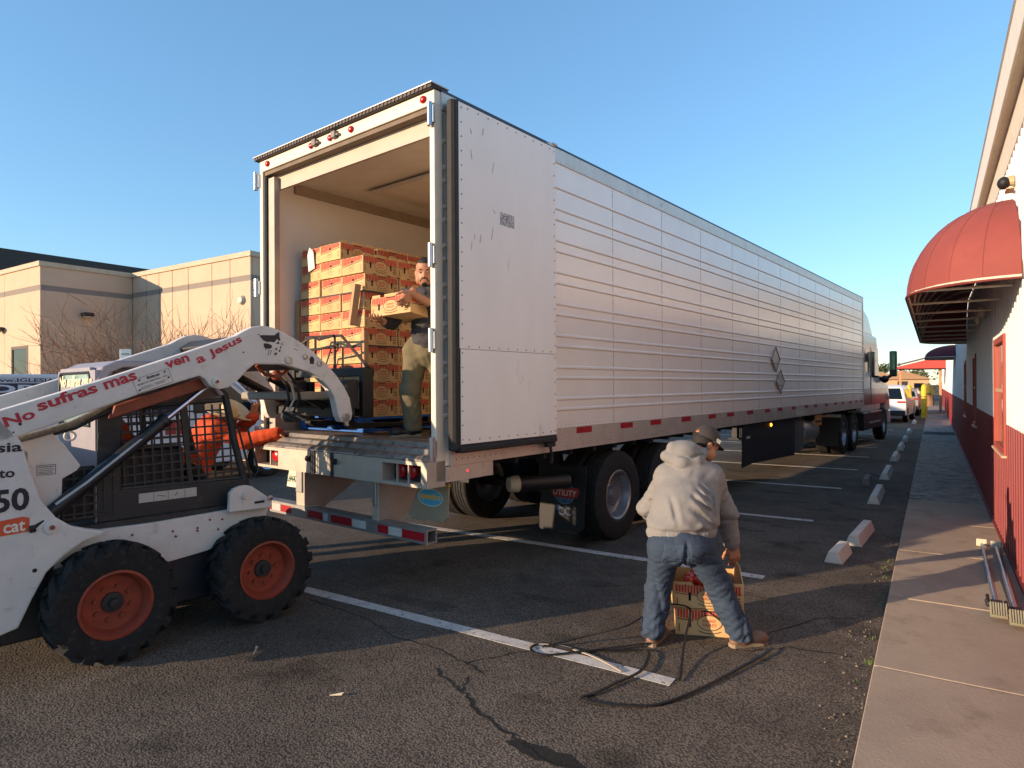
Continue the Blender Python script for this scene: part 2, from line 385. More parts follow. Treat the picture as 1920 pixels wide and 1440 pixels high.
# small litter
mb = MB(); mb.prism([(-.03, 0), (.045, -.012), (.05, .012)], 'z', .002, .006); o = mb.build('paper_scrap', mat('paper', 'd8cfb2', .8)); o.location = (-2.859, 2.521, .004); o.rotation_euler = (.1, -.15, .5)
tag(o, 'small torn scrap of cream paper lying on the asphalt', 'paper scrap')
mb = MB(); mb.cyl((0, 0, .004), (.018, .012, .045), .004, .006, 8); mb.sphere((.018, .012, .05), .009, 8, 6); o = mb.build('bottle_stub', mat('pinkish_plastic', 'c2a59a', .6), smooth=40); o.location = (-3.75, 2.62, 0)
tag(o, 'tiny pale stub standing on the asphalt right of the loader', 'litter')
# ================================================================ right-hand hall
m_wallw = mat('white_ribbed_metal', 'd8d8d4', .5, var=.05, vscale=1.5)
m_wallr = mat('barn_red_metal', '7a2a2c', .5, var=.10, vscale=2.5)
m_trimr = mat('dark_red_trim', '6d2526', .5)
hall = thing('hall_building', 'white ribbed-metal hall with dark red lower wall along the sidewalk', 'building', (WALL, 0, 0))
def ribbed(y0, y1, z0, z1, pitch=.2, dep=.03):
    pts = []; y = y0
    while y < y1-1e-6:
        for a, d in ((0, 0), (.55, 0), (.63, -dep), (.92, -dep)):
            yy = y+a*pitch
            if yy < y1: pts.append((d, yy))
        y += pitch
    pts.append((0, y1)); mb = MB(); n = len(pts)
    mb.add([(p[0], p[1], z0) for p in pts]+[(p[0], p[1], z1) for p in pts], [(i, n+i, n+i+1, i+1) for i in range(n-1)])
    return mb
sheet = 1.0
WIN = [(8.00, 9.25, 'lit'), (13.15, 13.95, ''), (17.0, 17.8, ''), ]
def wall_sheets(z0, z1, m, cuts):
    y = 1.0
    while y < 27.0:
        segs = [(y, min(y+sheet, 27.0))]
        for a, b in cuts:
            ns = []
            for s0, s1 in segs:
                if b <= s0 or a >= s1: ns.append((s0, s1))
                else:
                    if a > s0: ns.append((s0, a))
                    if b < s1: ns.append((b, s1))
            segs = ns
        for s0, s1 in segs:
            if s1-s0 > .02: ribbed(s0, s1, z0, z1).build('wall_sheet', m, hall)
        y += sheet
cw = [(a, b) for a, b, _ in WIN]
wall_sheets(.08, 1.04, m_wallr, []); wall_sheets(1.04, 1.35, m_wallr, cw)
wall_sheets(1.35, 2.25, m_wallw, cw); wall_sheets(2.25, 3.92, m_wallw, [])
bx('wall_core', (.02, 1.0, 0), (6, 27, 4.2), mat('wall_core', 'c8c4bc', .7), hall)
m_frame = mat('window_frame_red', 'a04a40', .5, var=.1); m_sill = mat('window_trim', 'c9a98c', .5)
for a, b, k in WIN:
    w = MB(); w.box((-.05, a, 1.04), (.015, a+.07, 2.25)); w.box((-.05, b-.07, 1.04), (.015, b, 2.25)); w.box((-.048, a+.07, 2.18), (.015, b-.07, 2.25)); w.box((-.048, a+.07, 1.04), (.015, b-.07, 1.10))
    fr = w.build('window_frame', m_frame, hall, bevel=.004)
    w = MB(); w.box((-.035, a+.07, 1.66), (.01, b-.07, 1.70)); w.build('glazing_bar', m_sill, fr)
    bx('pane', (-.012, a+.07, 1.10), (-.006, b-.07, 1.66), mat('window_pane', '6f6a5a', .08, var=.1), fr); bx('pane', (-.012, a+.07, 1.70), (-.006, b-.07, 2.18), mat('window_pane', '6f6a5a', .08), fr)
    bx('window_sill', (-.07, a-.03, 1.015), (.015, b+.03, 1.04), m_sill, fr, .003)
# dark red cap strip between the two wall colours, base flashing
bx('base_flashing', (-.045, 1, .08), (.0, 27, .12), m_trimr, hall)
# eave: stucco soffit and fascia
m_stucco = mat('beige_stucco', 'cfc4b0', .9, var=.08, bump=.7, bscale=60)
bx('frieze', (-.035, 1.0, 3.79), (.0, 27.2, 4.42), m_stucco, hall)
bx('soffit', (-.105, .95, 4.12), (-.036, 27.25, 4.14), m_stucco, hall)
bx('fascia', (-.125, .9, 4.115), (-.105, 27.3, 4.44), mat('fascia_board', 'd6cdbd', .6, var=.05), hall, .004)
rf = MB(); rf.prism([(-.14, 4.442), (6, 5.3), (6, 5.2), (-.10, 4.424)], 'y', .9, 27.3); rf.build('roof', m_wallw, hall)
# security lamp under the eave
lm = thing('security_lamp', 'small dark round security lamp under the eave above the awning', 'lamp', (WALL-.03, 7.1, 3.52))
mb = MB(); mb.cyl((0, 0, 0), (-.05, 0, 0), .05, .04, 14); mb.build('mount', mat('lamp_bronze', 'b39a72', .5), lm)
mb = MB(); mb.sphere((-.07, 0, -.01), (.05, .065, .055), 14, 10); mb.build('lamp_head', m_black, lm, smooth=40)
mb = MB(); mb.box((-.06, -.09, -.085), (0, .09, -.075)); mb.build('bracket', mat('lamp_bronze', 'b39a72', .5), lm)
# the hall's set-back far wing, white over red, in the sun
wing = thing('far_wing', 'sunlit white and red far wing of the hall beyond the dark awning', 'building', (WALL, 0, 0))
ribbed(27.0, 62, .08, 1.35, .35).build('lower_wall', m_wallr, wing); ribbed(27.0, 62, 1.35, 3.3, .35).build('upper_wall', m_wallw, wing)
bx('wing_core', (.02, 27, 0), (6, 62, 3.4), mat('wall_core', 'c8c4bc', .7), wing)
# ---------------------------------------------------------------- dome awning
m_awn = mat('red_awning_fabric', '86403a', .8, var=.10, vscale=2.5, col2='92503f', thr=.60, soft=.25)
m_awnin = mat('awning_lining', '3a3430', .9, var=.2)
m_tube = mat('cream_tube', 'cfc6b4', .5)
def dome_awning(name, label, y0, y1, D, zr, zt, endr, m, nb=8):
    t = thing(name, label, 'awning', (WALL-.035, 0, 0))
    # footprint: from wall at y0 round to x=-D, along, round to wall at y1 ; each station rises in a quarter ellipse to the wall top line
    fp = []; n = 10
    for k in range(n+1):
        a = math.pi/2*k/n; fp.append((-D*math.sin(a), y0+endr*(1-math.cos(a)), y0+endr))
    for k in range(1, 12): fp.append((-D, y0+endr+(y1-y0-2*endr)*k/12, None))
    for k in range(n+1):
        a = math.pi/2*(1-k/n); fp.append((-D*math.sin(a), y1-endr*(1-math.cos(a)), y1-endr))
    m_ = 12; V = []; 
    for x, y, yc in fp:
        cy = yc if yc is not None else y
        for j in range(m_+1):
            a = math.pi/2*j/m_; V.append((x*math.cos(a), cy+(y-cy)*math.cos(a), zr+(zt-zr)*math.sin(a)))
    N = len(fp)
    def quad(i, j): return (i*(m_+1)+j, (i+1)*(m_+1)+j, (i+1)*(m_+1)+j+1, i*(m_+1)+j+1)
    # fabric gores (each a piece sewn to the next)
    step = 2 if True else 1; g0 = 0; idx = list(range(0, N-1, 2))
    for i0 in idx:
        mb = MB(); i1 = min(i0+2, N-1)
        fs = [quad(i, j) for i in range(i0, i1) for j in range(m_)]
        mb.add(V, fs)
        me = mb.mesh('gore'); bm = bmesh.new(); bm.from_mesh(me); bmesh.ops.delete(bm, geom=[v for v in bm.verts if not v.link_faces], context='VERTS'); bm.to_mesh(me); bm.free()
        me.polygons.foreach_set('use_smooth', [True]*len(me.polygons))
        link('fabric_gore', me, m, t)
    for i in range(0, N, 2):
        if i > 14: break
        mb = MB(); mb.tube([(V[i*(m_+1)+j][0]*1.003, V[i*(m_+1)+j][1], V[i*(m_+1)+j][2]+.001) for j in range(m_+1)], .0022, 5); mb.build('seam', mat('awning_seam', '7c3b35', .9), t)
    mb = MB(); mb.tube([(x*.985, y, zr+.012) for x, y, _ in fp], .012, 6); mb.build('rim_tube', m_tube, t)
    mb = MB(); mb.tube([(x*1.006, y, zr-.002) for x, y, _ in fp], .012, 6); mb.build('hem', mat('awning_hem', '6d2a28', .8), t)
    for k in range(nb):
        y = y0+endr*.55+(y1-y0-endr*1.1)*k/(nb-1)
        e = 1.0 if y0+endr < y < y1-endr else .9
        mb = MB(); mb.tube([(-D*e, y, zr+.01), (-.01, y, zr+.01)], .013, 6)
        mb.build('frame_bar', m_tube, t)
        if e < 1: continue
        mb = MB(); mb.tube([(-D*e*.94*math.cos(a), y, zr+(zt-zr)*.94*math.sin(a)) for a in [math.pi/2*q/8 for q in range(9)]], .011, 6); mb.build('rib', m_tube, t)
    return t
dome_awning('dome_awning', 'large red dome awning with open framed underside over the near doorway', 6.50, 16.6, .81, 2.60, 3.42, 1.0, m_awn, 9)
# bundled cover tied up under the near end
bu = MB(); bu.sphere((0, 0, 0), (.05, .16, .07), 12, 8); bu.sphere((-.04, .12, -.06), (.035, .07, .08), 10, 8); bu.sphere((-.03, -.13, .03), (.03, .09, .05), 10, 8)
o = bu.build('folded_cover', mat('cream_cloth', 'c9bca4', .9, var=.15, bump=.6, bscale=25), smooth=60); o.location = (WALL-.10, 10.2, 2.66)
tag(o, 'bundled cream cloth stuffed under the red awning against the wall', 'cloth')
dome_awning('dark_awning', 'dark maroon awning in shade beyond the big red dome awning', 24.4, 27.2, .82, 2.58, 2.98, .5, mat('maroon_fabric', '5a2430', .8), 4)
# far red pitched canopy
cn = thing('red_canopy', 'sunlit red pitched canopy on posts at the far end of the sidewalk', 'canopy', (WALL, 0, 0))
mb = MB(); mb.prism([(-2.55, 2.62), (.0, 2.62), (.0, 3.35), (-2.45, 2.70)], 'y', 43.4, 47.5); mb.build('canopy_roof', mat('canopy_red', 'b23a30', .6), cn)
bx('fascia_strip', (-2.6, 43.3, 2.72), (.02, 43.38, 2.80), mat('fascia_dark', '4a3a34', .6), cn, R=Matrix.Rotation(-.262, 3, 'Y'), piv=(-2.6, 43.3, 2.66))
for x in (-2.3, -.35): bx('post', (x, 44, 0), (x+.12, 44.12, 2.62), mat('post_tan', 'b8835c', .7), cn)
# wooden post light + lamp box etc kept simple: yellow bollards
m_yel = mat('safety_yellow', 'd8b822', .55, var=.12)
for x, y, lab in ((-.40, 39.2, 'yellow bollard nearer the wall at the far end of the sidewalk'), (-1.05, 39.0, 'yellow bollard beside the white car at the far end')):
    t = thing('bollard', lab, 'bollard', (x, y, 0), 0, 'yellow bollards')
    mb = MB(); mb.lathe([(.0, 1.72), (.06, 1.70), (.11, 1.62), (.125, 1.5), (.125, 0)], (0, 0, 0), (0, 0, 1), 16); mb.build('sleeve', m_yel, t, smooth=40)
    mb = MB(); mb.lathe([(.128, 1.05), (.128, 1.12)], (0, 0, 0), (0, 0, 1), 16); mb.build('band', mat('dull_band', '8a7a3a', .6), t)
# ================================================================ refrigerated trailer
TA = -0.10383; TO = (-3.269, 3.969, 0)
m_skin = mat('polished_trailer_skin', 'f4e8dc', .26, .10, var=.05, vscale=1.2, bump=.06, bscale=1.6)
m_rail = mat('aluminium_rail', 'cfc3b6', .40, .45, var=.08, vscale=4, col2='8d8379', thr=.6)
m_liner = mat('white_liner', 'ece0d2', .6, var=.05, vscale=1.3)
m_liner2 = mat('ceiling_liner', 'e2d4c0', .6, var=.06)
m_rframe = mat('rear_frame_paint', 'd6cbb8', .45, var=.06, vscale=5, col2='8a7d6c', thr=.66)
m_seal = mat('door_seal_rubber', '22201e', .7, var=.3, vscale=12)
m_door = mat('door_skin', 'f0e6dc', .5, var=.06, vscale=1.4, col2='b8aea6', thr=.60, soft=.12, stretch=(1, 1, .35), detail=6)
m_floor = mat('trailer_floor', '6e5a48', .7, .2, var=.3, vscale=5)
tr = thing('semi_trailer', 'long silver refrigerated semi trailer with its rear doors open', 'trailer', TO, TA)
TW, TL = 2.59, 16.1; ZF, ZT = 1.30, 4.09
bx('floor', (-TW+.06, .03, 1.12), (-.06, TL-.05, ZF), m_floor, tr)
bx('left_wall', (-TW, .06, 1.12), (-TW+.075, TL, ZT-.01), m_liner, tr)
bx('right_wall', (-.075, .06, 1.12), (-.006, TL, ZT-.01), m_liner, tr)
bx('front_wall', (-TW+.08, TL-.08, 1.12), (-.08, TL, ZT-.01), m_liner, tr)
bx('roof', (-TW, .05, ZT-.01), (0, TL, ZT+.012), m_rail, tr)
bx('ceiling', (-TW+.075, .06, 3.93), (-.075, TL-.08, ZT-.011), m_liner2, tr)
bx('scuff_strip', (-TW+.075, .06, ZF), (-TW+.10, TL-.1, ZF+.28), m_rail, tr)
bx('cove_trim', (-TW+.075, .3, 3.83), (-TW+.105, TL-.1, 3.93), mat('cove', 'a08d76', .6), tr)
# air chute hanging under the ceiling
mb = MB(); mb.prism([(-2.05, 3.90), (-1.75, 3.86), (-.85, 3.86), (-.55, 3.90)], 'y', .9, 15.5); mb.build('air_chute', mat('chute_fabric', 'd8c8b2', .8, var=.08), tr)
# outer side panels with pressed ridges
RZ = [3.719] + [z for k in range(7) for z in (3.509-.3133*k, 3.403-.3133*k)]
def panel_profile():
    pr = [(0, 1.342)]
    for z in sorted(RZ): pr += [(0, z-.022), (.013, z-.010), (.013, z+.006), (0, z+.016)]
    pr.append((0, 3.955)); return pr
def side_panel(w, seed):
    pr = panel_profile(); mb = MB(); n = len(pr); rr = random.Random(seed)
    cols = 5; 
    for c in range(cols+1):
        for x, z in pr: mb.v.append((x, w*c/cols, z))
    for c in range(cols):
        for i in range(n-1): mb.f.append([c*n+i, (c+1)*n+i, (c+1)*n+i+1, c*n+i+1]); mb.m.append(0)
    return mb.mesh('side_panel')
YS = [2.70+1.219*i for i in range(11)]
edges = [.03, 1.481] + YS + [TL-.02]
pm = side_panel(1.215, 0)
for i, (a, b) in enumerate(zip(edges[:-1], edges[1:])):
    me = pm if abs(b-a-1.219) < .003 else side_panel(b-a-.004, i)
    o = link('side_panel', me, m_skin, tr); o.location = (.0, a+.002, 0)
    if i: bx('panel_seam', (-.004, a-.0022, 1.342), (.0018, a+.0022, 3.955), mat('seam_dark', '9a9088', .5, .3), tr)
for s in (0,):
    o = link('left_side_panel', side_panel(TL-.06, 99), m_skin, tr); o.location = (-TW, TL-.03, 0); o.rotation_euler = (0, 0, math.pi)
bx('top_rail', (-.003, .02, 3.955), (.012, TL, 4.095), m_rail, tr)
bx('top_edge', (-.02, .02, 4.095), (.014, TL, 4.115), mat('rail_edge', '3c4654', .5, .3), tr)
bx('bottom_rail', (-.05, .10, 1.115), (.018, TL, 1.342), m_rail, tr)
bx('left_bottom_rail', (-TW-.018, .10, 1.115), (-TW+.05, TL, 1.342), m_rail, tr)
bx('front_corner_post', (-.02, TL-.03, 1.342), (.016, TL+.01, 4.095), m_rail, tr)
rv = MB()
def rivet(mb, x, y, z, r=.006): mb.add([(x, y-r, z), (x, y, z-r), (x, y+r, z), (x, y, z+r), (x+r*.7, y, z)], [(0, 1, 4), (1, 2, 4), (2, 3, 4), (3, 0, 4)])
y = 1.45
while y < 12: rivet(rv, .012, y, 3.968); rivet(rv, .001, y, 1.362); y += .075
for yy in edges[2:-1]:
    z = 1.40
    while z < 3.92: rivet(rv, .001, yy-.018, z, .005); z += .085
for yy in [1.18+.28*k for k in range(36)]:
    for dz in (1.16, 1.19, 1.24): rivet(rv, .018, yy, dz, .006); rivet(rv, .018, yy+.03, dz, .006)
yy = .16
while yy < .75: rivet(rv, .018, yy, 1.165, .009); rivet(rv, .018, yy, 1.215, .009); yy += .07
o = link('rivets', rv.mesh('rivets', weld=False), mat('rivet_heads', '8b8580', .4, .6), tr); o['kind'] = 'stuff'
tapes = [(1.92, 2.21), (2.82, 3.10), (3.545, 3.83), (4.44, 4.73), (5.34, 5.61), (6.05, 6.34), (6.93, 7.21), (7.81, 8.09), (8.53, 8.80), (9.40, 9.65), (10.30, 10.55), (11.0, 11.26), (11.9, 12.15), (12.75, 13.0), (13.5, 13.75), (14.3, 14.55), (15.0, 15.25), (15.6, 15.85)]
for a, b in tapes:
    bx('red_reflector_tape', (.0185, a, 1.268), (.0205, b, 1.330), m_redtape, tr)
    if a > 7: bx('white_reflector_tape', (.0185, b+.005, 1.268), (.0205, b+.17, 1.330), m_whitetape, tr)
bx('white_rail_patch', (.0185, 9.68, 1.13), (.0215, 10.42, 1.262), mat('cream_patch', 'c9c0ae', .5), tr)
# placard holders
def placard(yc, zc, hw, hh):
    mb = MB(); P = [(yc-hw, zc), (yc, zc-hh), (yc+hw, zc), (yc, zc+hh)]
    mb.prism(P, 'x', .014, .026)
    o = mb.build('placard_holder', m_rail, tr, bevel=.004)
    mb = MB(); mb.tube([(.03, a, b) for a, b in P], .008, 6, closed=True); mb.build('frame', mat('placard_rim', '8a837d', .5, .4), o)
    bx('clip', (.028, yc-hw*.5, zc-hh*.35), (.034, yc+hw*.5, zc-hh*.30), mat('placard_rim', '55504c', .5), o)
placard(8.41, 2.205, .235, .225); placard(8.68, 1.805, .235, .215)
# ---- rear frame
bx('left_post', (-TW, -.05, 1.0), (-TW+.055, .06, 3.985), m_rframe, tr, .004)
bx('right_post', (-.055, -.05, 1.0), (0, .06, 3.985), m_rframe, tr, .004)
bx('left_post_seal', (-TW+.055, -.02, 1.25), (-TW+.075, .06, 3.93), m_seal, tr)
bx('inner_jamb', (-TW+.075, .0, 1.25), (-TW+.19, .06, 3.92), mat('jamb_grey', 'a49a8f', .5, .3), tr)
bx('header', (-TW, -.05, 3.985), (0, .06, 4.10), m_rframe, tr, .004)
bx('header_seal', (-TW+.06, -.03, 3.945), (-.06, .06, 3.985), mat('brown_seal', '6a5a48', .7, var=.2), tr)
bx('header_inner', (-TW+.1, .06, 3.80), (-.085, .09, 3.93), mat('header_panel', 'b8a594', .6, var=.06), tr)
mb = MB(); mb.box((-TW-.04, -.09, 4.10), (.01, .10, 4.132)); gt = mb.build('rain_gutter', mat('gutter_dark', '2c2422', .6, var=.3), tr, .006)
for k in range(54):
    x = -TW+.01+k*.0475; bx('gutter_rib', (x, -.096, 4.104), (x+.022, -.0905, 4.129), mat('gutter_rib', '4a3f3a', .6), gt)
bx('gutter_lip', (-TW-.05, -.10, 4.132), (.02, .1, 4.140), m_rail, gt)
for x in (-2.43, -1.66, -1.36, -1.05, -.12):
    mb = MB(); mb.sphere((x, -.055, 4.045), (.035, .022, .030), 12, 8); mb.build('marker_lamp', m_red, tr, smooth=60)
for x in (-1.585, -1.28):
    c = MB(); c.box((x-.035, -.085, 4.02), (x+.03, -.05, 4.085)); c.box((x+.03, -.08, 4.03), (x+.07, -.05, 4.055)); c.build('door_catch', mat('catch_steel', '6a645e', .4, .8), tr, .005)
for z in (3.90, 2.79, 2.12, 1.26):
    for xx, sgn in ((.0, 1), (-TW, -1)):
        h = MB(); h.cyl((xx+sgn*.005-.03, -.075, z-.095), (xx+sgn*.005-.03, -.075, z+.095), .022, n=12); h.box((xx-.05, -.07, z-.07), (xx+.01, -.045, z+.07)); h.build('hinge', m_steel, tr, .003)
# ---- open right door, folded back against the side
DX0, DX1 = .035, .125
dr = bx('right_door', (DX0, .075, 1.262), (DX1-.004, 1.43, 4.03), m_seal, tr, .008); dr['label'] = 'white insulated door swung open flat against the trailer side'
bx('upper_skin', (DX1-.004, .095, 2.056), (DX1, 1.418, 4.015), m_door, dr); bx('lower_skin', (DX1-.004, .105, 1.295), (DX1+.001, 1.418, 2.052), m_door, dr)
mb = MB(); mb.prism([(.05+.0, .03), (.10, .02), (.135, .05), (.12, .095), (.06, .10)], 'z', 1.245, 4.02); mb.build('gasket', m_seal, dr, .01)
bx('bottom_gasket', (.045, .10, 1.225), (.13, 1.43, 1.275), m_seal, dr, .01)
rb = MB()
def bolt(y, z): rb.add([(DX1+.001, y-.008, z), (DX1+.001, y, z-.008), (DX1+.001, y+.008, z), (DX1+.001, y, z+.008), (DX1+.008, y, z)], [(0, 1, 4), (1, 2, 4), (2, 3, 4), (3, 0, 4)])
z = 1.33
while z < 4.0: bolt(.125, z); bolt(1.395, z); z += .115
y = .2
while y < 1.4: bolt(y, 3.985); bolt(y, 1.325); bolt(y, 2.075); y += .125
o = link('door_rivets', rb.mesh('door_rivets', weld=False), mat('rivet_dark', '5a5452', .4, .5), dr); o['kind'] = 'stuff'
bx('worn_decal', (DX1, .60, 3.13), (DX1+.0015, .79, 3.24), mat('worn_decal', '8b8684', .7, var=.3, vscale=25, col2='cfcac6', thr=.5, soft=.03), dr)
mb = MB(); mb.box((.06, 1.34, 4.03), (.11, 1.42, 4.06)); mb.box((.05, 1.40, 4.05), (.12, 1.47, 4.07)); mb.build('cam_keeper', m_rail, dr, .004)
mb = MB(); mb.tube([(.08, 1.36, 1.25), (.09, 1.37, 1.15), (.09, 1.39, 1.08), (.09, 1.38, 1.02)], .014, 6); mb.box((.06, 1.30, 1.18), (.11, 1.42, 1.22)); mb.build('door_holdback', m_dark, dr)
# scuffs: scraped dark marks on the door skin
m_scuff = mat('scuff_mark', 'a8a29e', .8, var=.4, vscale=40)
rs = random.Random(3)
for k in range(11):
    y, z = .22+abs(rs.gauss(0, .14)), 3.85-abs(rs.gauss(0, .8)); w, h = rs.uniform(.003, .012), rs.uniform(.02, .13)
    if z < 2.1: continue
    mb = MB(); sl_y = rs.uniform(-.03, .03); mb.prism([(y, z), (y+w, z+h*.1), (y+w*.7+sl_y, z+h*.9), (y+w*.3+sl_y, z+h), (y-w*.2+sl_y*.5, z+h*.5)], 'x', DX1+.0002, DX1+.0009); mb.build('scuff', m_scuff, dr)
# left door folded back along the far side
dl = bx('left_door', (-TW-.125, .075, 1.262), (-TW-.035, 1.33, 4.03), m_seal, tr, .006); bx('left_door_skin', (-TW-.13, .1, 1.3), (-TW-.1255, 1.3, 4.0), m_door, dl)
# ---- dock sill, bumper and lamps
sl_ = MB(); sl_.prism([(.26, 1.302), (.12, 1.306), (.02, 1.300), (.0, 1.262), (-.05, 1.255), (-.075, 1.215), (-.12, 1.208), (-.15, 1.18), (-.15, 1.165), (.26, 1.165)], 'x', -TW+.02, -.02)
sl_.build('dock_plate', mat('dock_steel', '8f867c', .45, .6, var=.2, vscale=6, col2='5a524b', thr=.52), tr, .004)
m_bump = mat('bumper_steel', 'b5ab9d', .5, .35, var=.1, vscale=7, col2='7d6f60', thr=.62)
b = MB(); b.box((-2.10, -.15, .96), (-.53, .05, 1.165)); b.box((-2.55, -.15, 1.135), (-2.10, .05, 1.165)); b.box((-2.55, -.15, .96), (-2.10, .05, .985)); b.box((-.53, -.15, 1.135), (0, .05, 1.165)); b.box((-.53, -.15, .96), (0, .05, .985)); b.box((-.065, -.15, .985), (.0, .05, 1.135)); b.box((-2.55, -.15, .985), (-2.53, .05, 1.135))
b.build('rear_bumper', m_bump, tr)
for x0, x1 in ((-2.53, -2.10), (-.53, -.065)):
    hs = bx('lamp_recess', (x0, -.02, .985), (x1, .04, 1.135), m_black, tr)
    for k, xc in enumerate((x0+.20, x0+.355) if x0 < -1 else (x0+.10, x0+.235)):
        mb = MB(); mb.lathe([(.0, .035), (.04, .032), (.056, .022), (.060, 0)], (xc, -.02, 1.06), (0, -1, 0), 18); mb.build('tail_lamp', m_red, hs, smooth=40)
        bx('lamp_bar', (xc+.058, -.135, .986), (xc+.072, -.12, 1.134), m_bump, hs)
bx('bumper_strap', (-1.55, -.158, .955), (-1.48, -.1505, 1.17), m_dark, tr); bx('bumper_strap', (-1.24, -.158, .955), (-1.20, -.1505, 1.17), m_dark, tr)
for x in (-1.6, -1.2): 
    mb = MB(); mb.box((x, -.175, 1.07), (x+.06, -.158, 1.12)); mb.cyl((x+.03, -.19, 1.095), (x+.03, -.158, 1.095), .02, n=8); mb.build('dock_latch', m_dark, tr, .003)
# ---- under-ride guard
for x0, x1 in ((-1.93, -1.79), (-.775, -.69)):
    mb = MB(); mb.prism([(-.06, .50), (-.06, .955), (.85, .955), (.20, .60), (.06, .50)], 'x', x1-.012, x1); mb.prism([(-.06, .50), (-.06, .955), (-.04, .955), (-.04, .50)], 'x', x0, x1-.012)
    mb.prism([(-.06, .50), (-.06, .955), (.85, .955), (.20, .60), (.06, .50)], 'x', x0, x0+.012) if x0 < -1 else None
    mb.build('guard_upright', m_bump, tr, .003)
    bx('upright_strap', (x0+.01, -.075, .74), (x1-.02, -.061, .96), m_galv, tr, .01)
gb = MB(); gb.box((-2.50, -.085, .505), (-.075, -.070, .618)); gb.box((-2.50, -.07, .605), (-.075, .03, .618)); gb.box((-2.50, -.07, .505), (-.075, .03, .518)); gb.box((-2.50, .015, .518), (-.075, .03, .605)); gbo = gb.build('underride_bar', m_galv, tr)
x = -2.48; k = 0
for x0, x1, kd in ((-2.47, -2.33, 'r'), (-2.32, -2.17, 'w'), (-2.16, -1.98, 'r'), (-1.70, -1.47, 'r'), (-1.45, -1.38, 'w'), (-1.33, -1.03, 'r'), (-1.02, -.83, 'w'), (-.67, -.54, 'r'), (-.53, -.37, 'w'), (-.36, -.10, 'r')):
    bx('red_bar_tape' if kd == 'r' else 'white_bar_tape', (x0, -.0875, .527), (x1, -.0855, .595), m_redtape if kd == 'r' else m_whitetape, gbo)
pl = MB(); pl.box((-2.20, .02, .76), (-1.95, .026, .94), 0, Matrix.Rotation(-.18, 3, 'X')); plo = pl.build('licence_plate', mat('plate_cream', 'c8cbb4', .5, var=.05), tr)
letters('plate_number', '544-355', (-2.18, .0045, .81), (1, 0, 0), (0, -.18, .98), mat('plate_green', '24502f', .6), plo, w=.21, h=.07, bold=.012)
# ---- mud flaps
fl = MB(); fl.prism([(-.52, .665), (-.48, .635), (-.09, .650), (-.05, .69), (-.03, .972), (-.37, .945)], 'y', .12, .135)
flo = fl.build('mud_flap', mat('flap_tan', '94866f', .8, var=.08), tr); bx('flap_bar', (-.38, .105, .945), (-.01, .119, .965), mat('yellow_bar', 'c99a3c', .6), flo)
dm = MB(); flat_poly(dm, [(.145*math.cos(a), .070*math.sin(a)) for a in [2*math.pi*k/36 for k in range(36)]], (-.245, .1185, .835), (1, 0, 0), (0, 0, 1)); decal('logo_oval', dm, mat('logo_blue', '4aa6c4', .6), flo)
dm = MB(); ring_poly(dm, 0, 0, .149, .074, .006, (-.245, .1175, .835), (1, 0, 0), (0, 0, 1), 36); decal('logo_rim', dm, mat('logo_white', 'd8d8cc', .6), flo)
letters('logo_text', 'speedco', (-.365, .1165, .805), (1, 0, 0), (0, 0, 1), mat('logo_yellow', 'e8b23c', .6), flo, w=.245, h=.068, bold=.03)
# second flap before the wheels
f2 = MB(); f2.prism([(-.66, .20), (-.62, .17), (-.12, .19), (-.06, .24), (-.02, .90), (-.58, .88)], 'y', 2.16, 2.175)
f2o = f2.build('mud_flap', mat('flap_black', '121417', .6, var=.2), tr); fo = (-.30, 2.156, .60); X_, Z_ = (1, 0, 0), (0, 0, 1)
dm = MB(); flat_poly(dm, [(.13*math.cos(a), .12*math.sin(a)) for a in [2*math.pi*k/36 for k in range(36)]], (fo[0], 2.1575, fo[2]), X_, Z_); decal('globe', dm, mat('globe_blue', '2c4a6c', .6), f2o)
dm = MB(); ring_poly(dm, 0, 0, .133, .123, .004, fo, X_, Z_); ring_poly(dm, 0, 0, .065, .122, .003, (fo[0], 2.1555, fo[2]), X_, Z_)
for zz in (-.07, .075): flat_poly(dm, [(-.115, zz), (.115, zz), (.115, zz+.003), (-.115, zz+.003)], (fo[0], 2.1550, fo[2]), X_, Z_)
decal('globe_lines', dm, mat('globe_line', '7d93a8', .6), f2o)
dm = MB(); flat_poly(dm, [(-.18, .02), (-.15, .06), (.02, .05), (.17, .065), (.20, .03), (.16, -.045), (.02, -.06), (-.15, -.05)], (fo[0], 2.1545, fo[2]), X_, Z_); decal('banner', dm, mat('banner_red', '8c2420', .6), f2o)
letters('banner_text', 'UTILITY', (fo[0]-.145, 2.153, fo[2]-.03), X_, Z_, mat('banner_text', 'c9a89a', .6), f2o, w=.30, h=.062, bold=.02, shear=.12)
dm = MB(); ring_poly(dm, -.03, -.20, .045, .04, .008, fo, X_, Z_); ring_poly(dm, .06, -.20, .05, .04, .008, fo, X_, Z_); ring_poly(dm, -.08, -.165, .03, .03, .03, fo, X_, Z_, 14)
decal('emblem', dm, mat('emblem_blue', '5a6c92', .6), f2o)
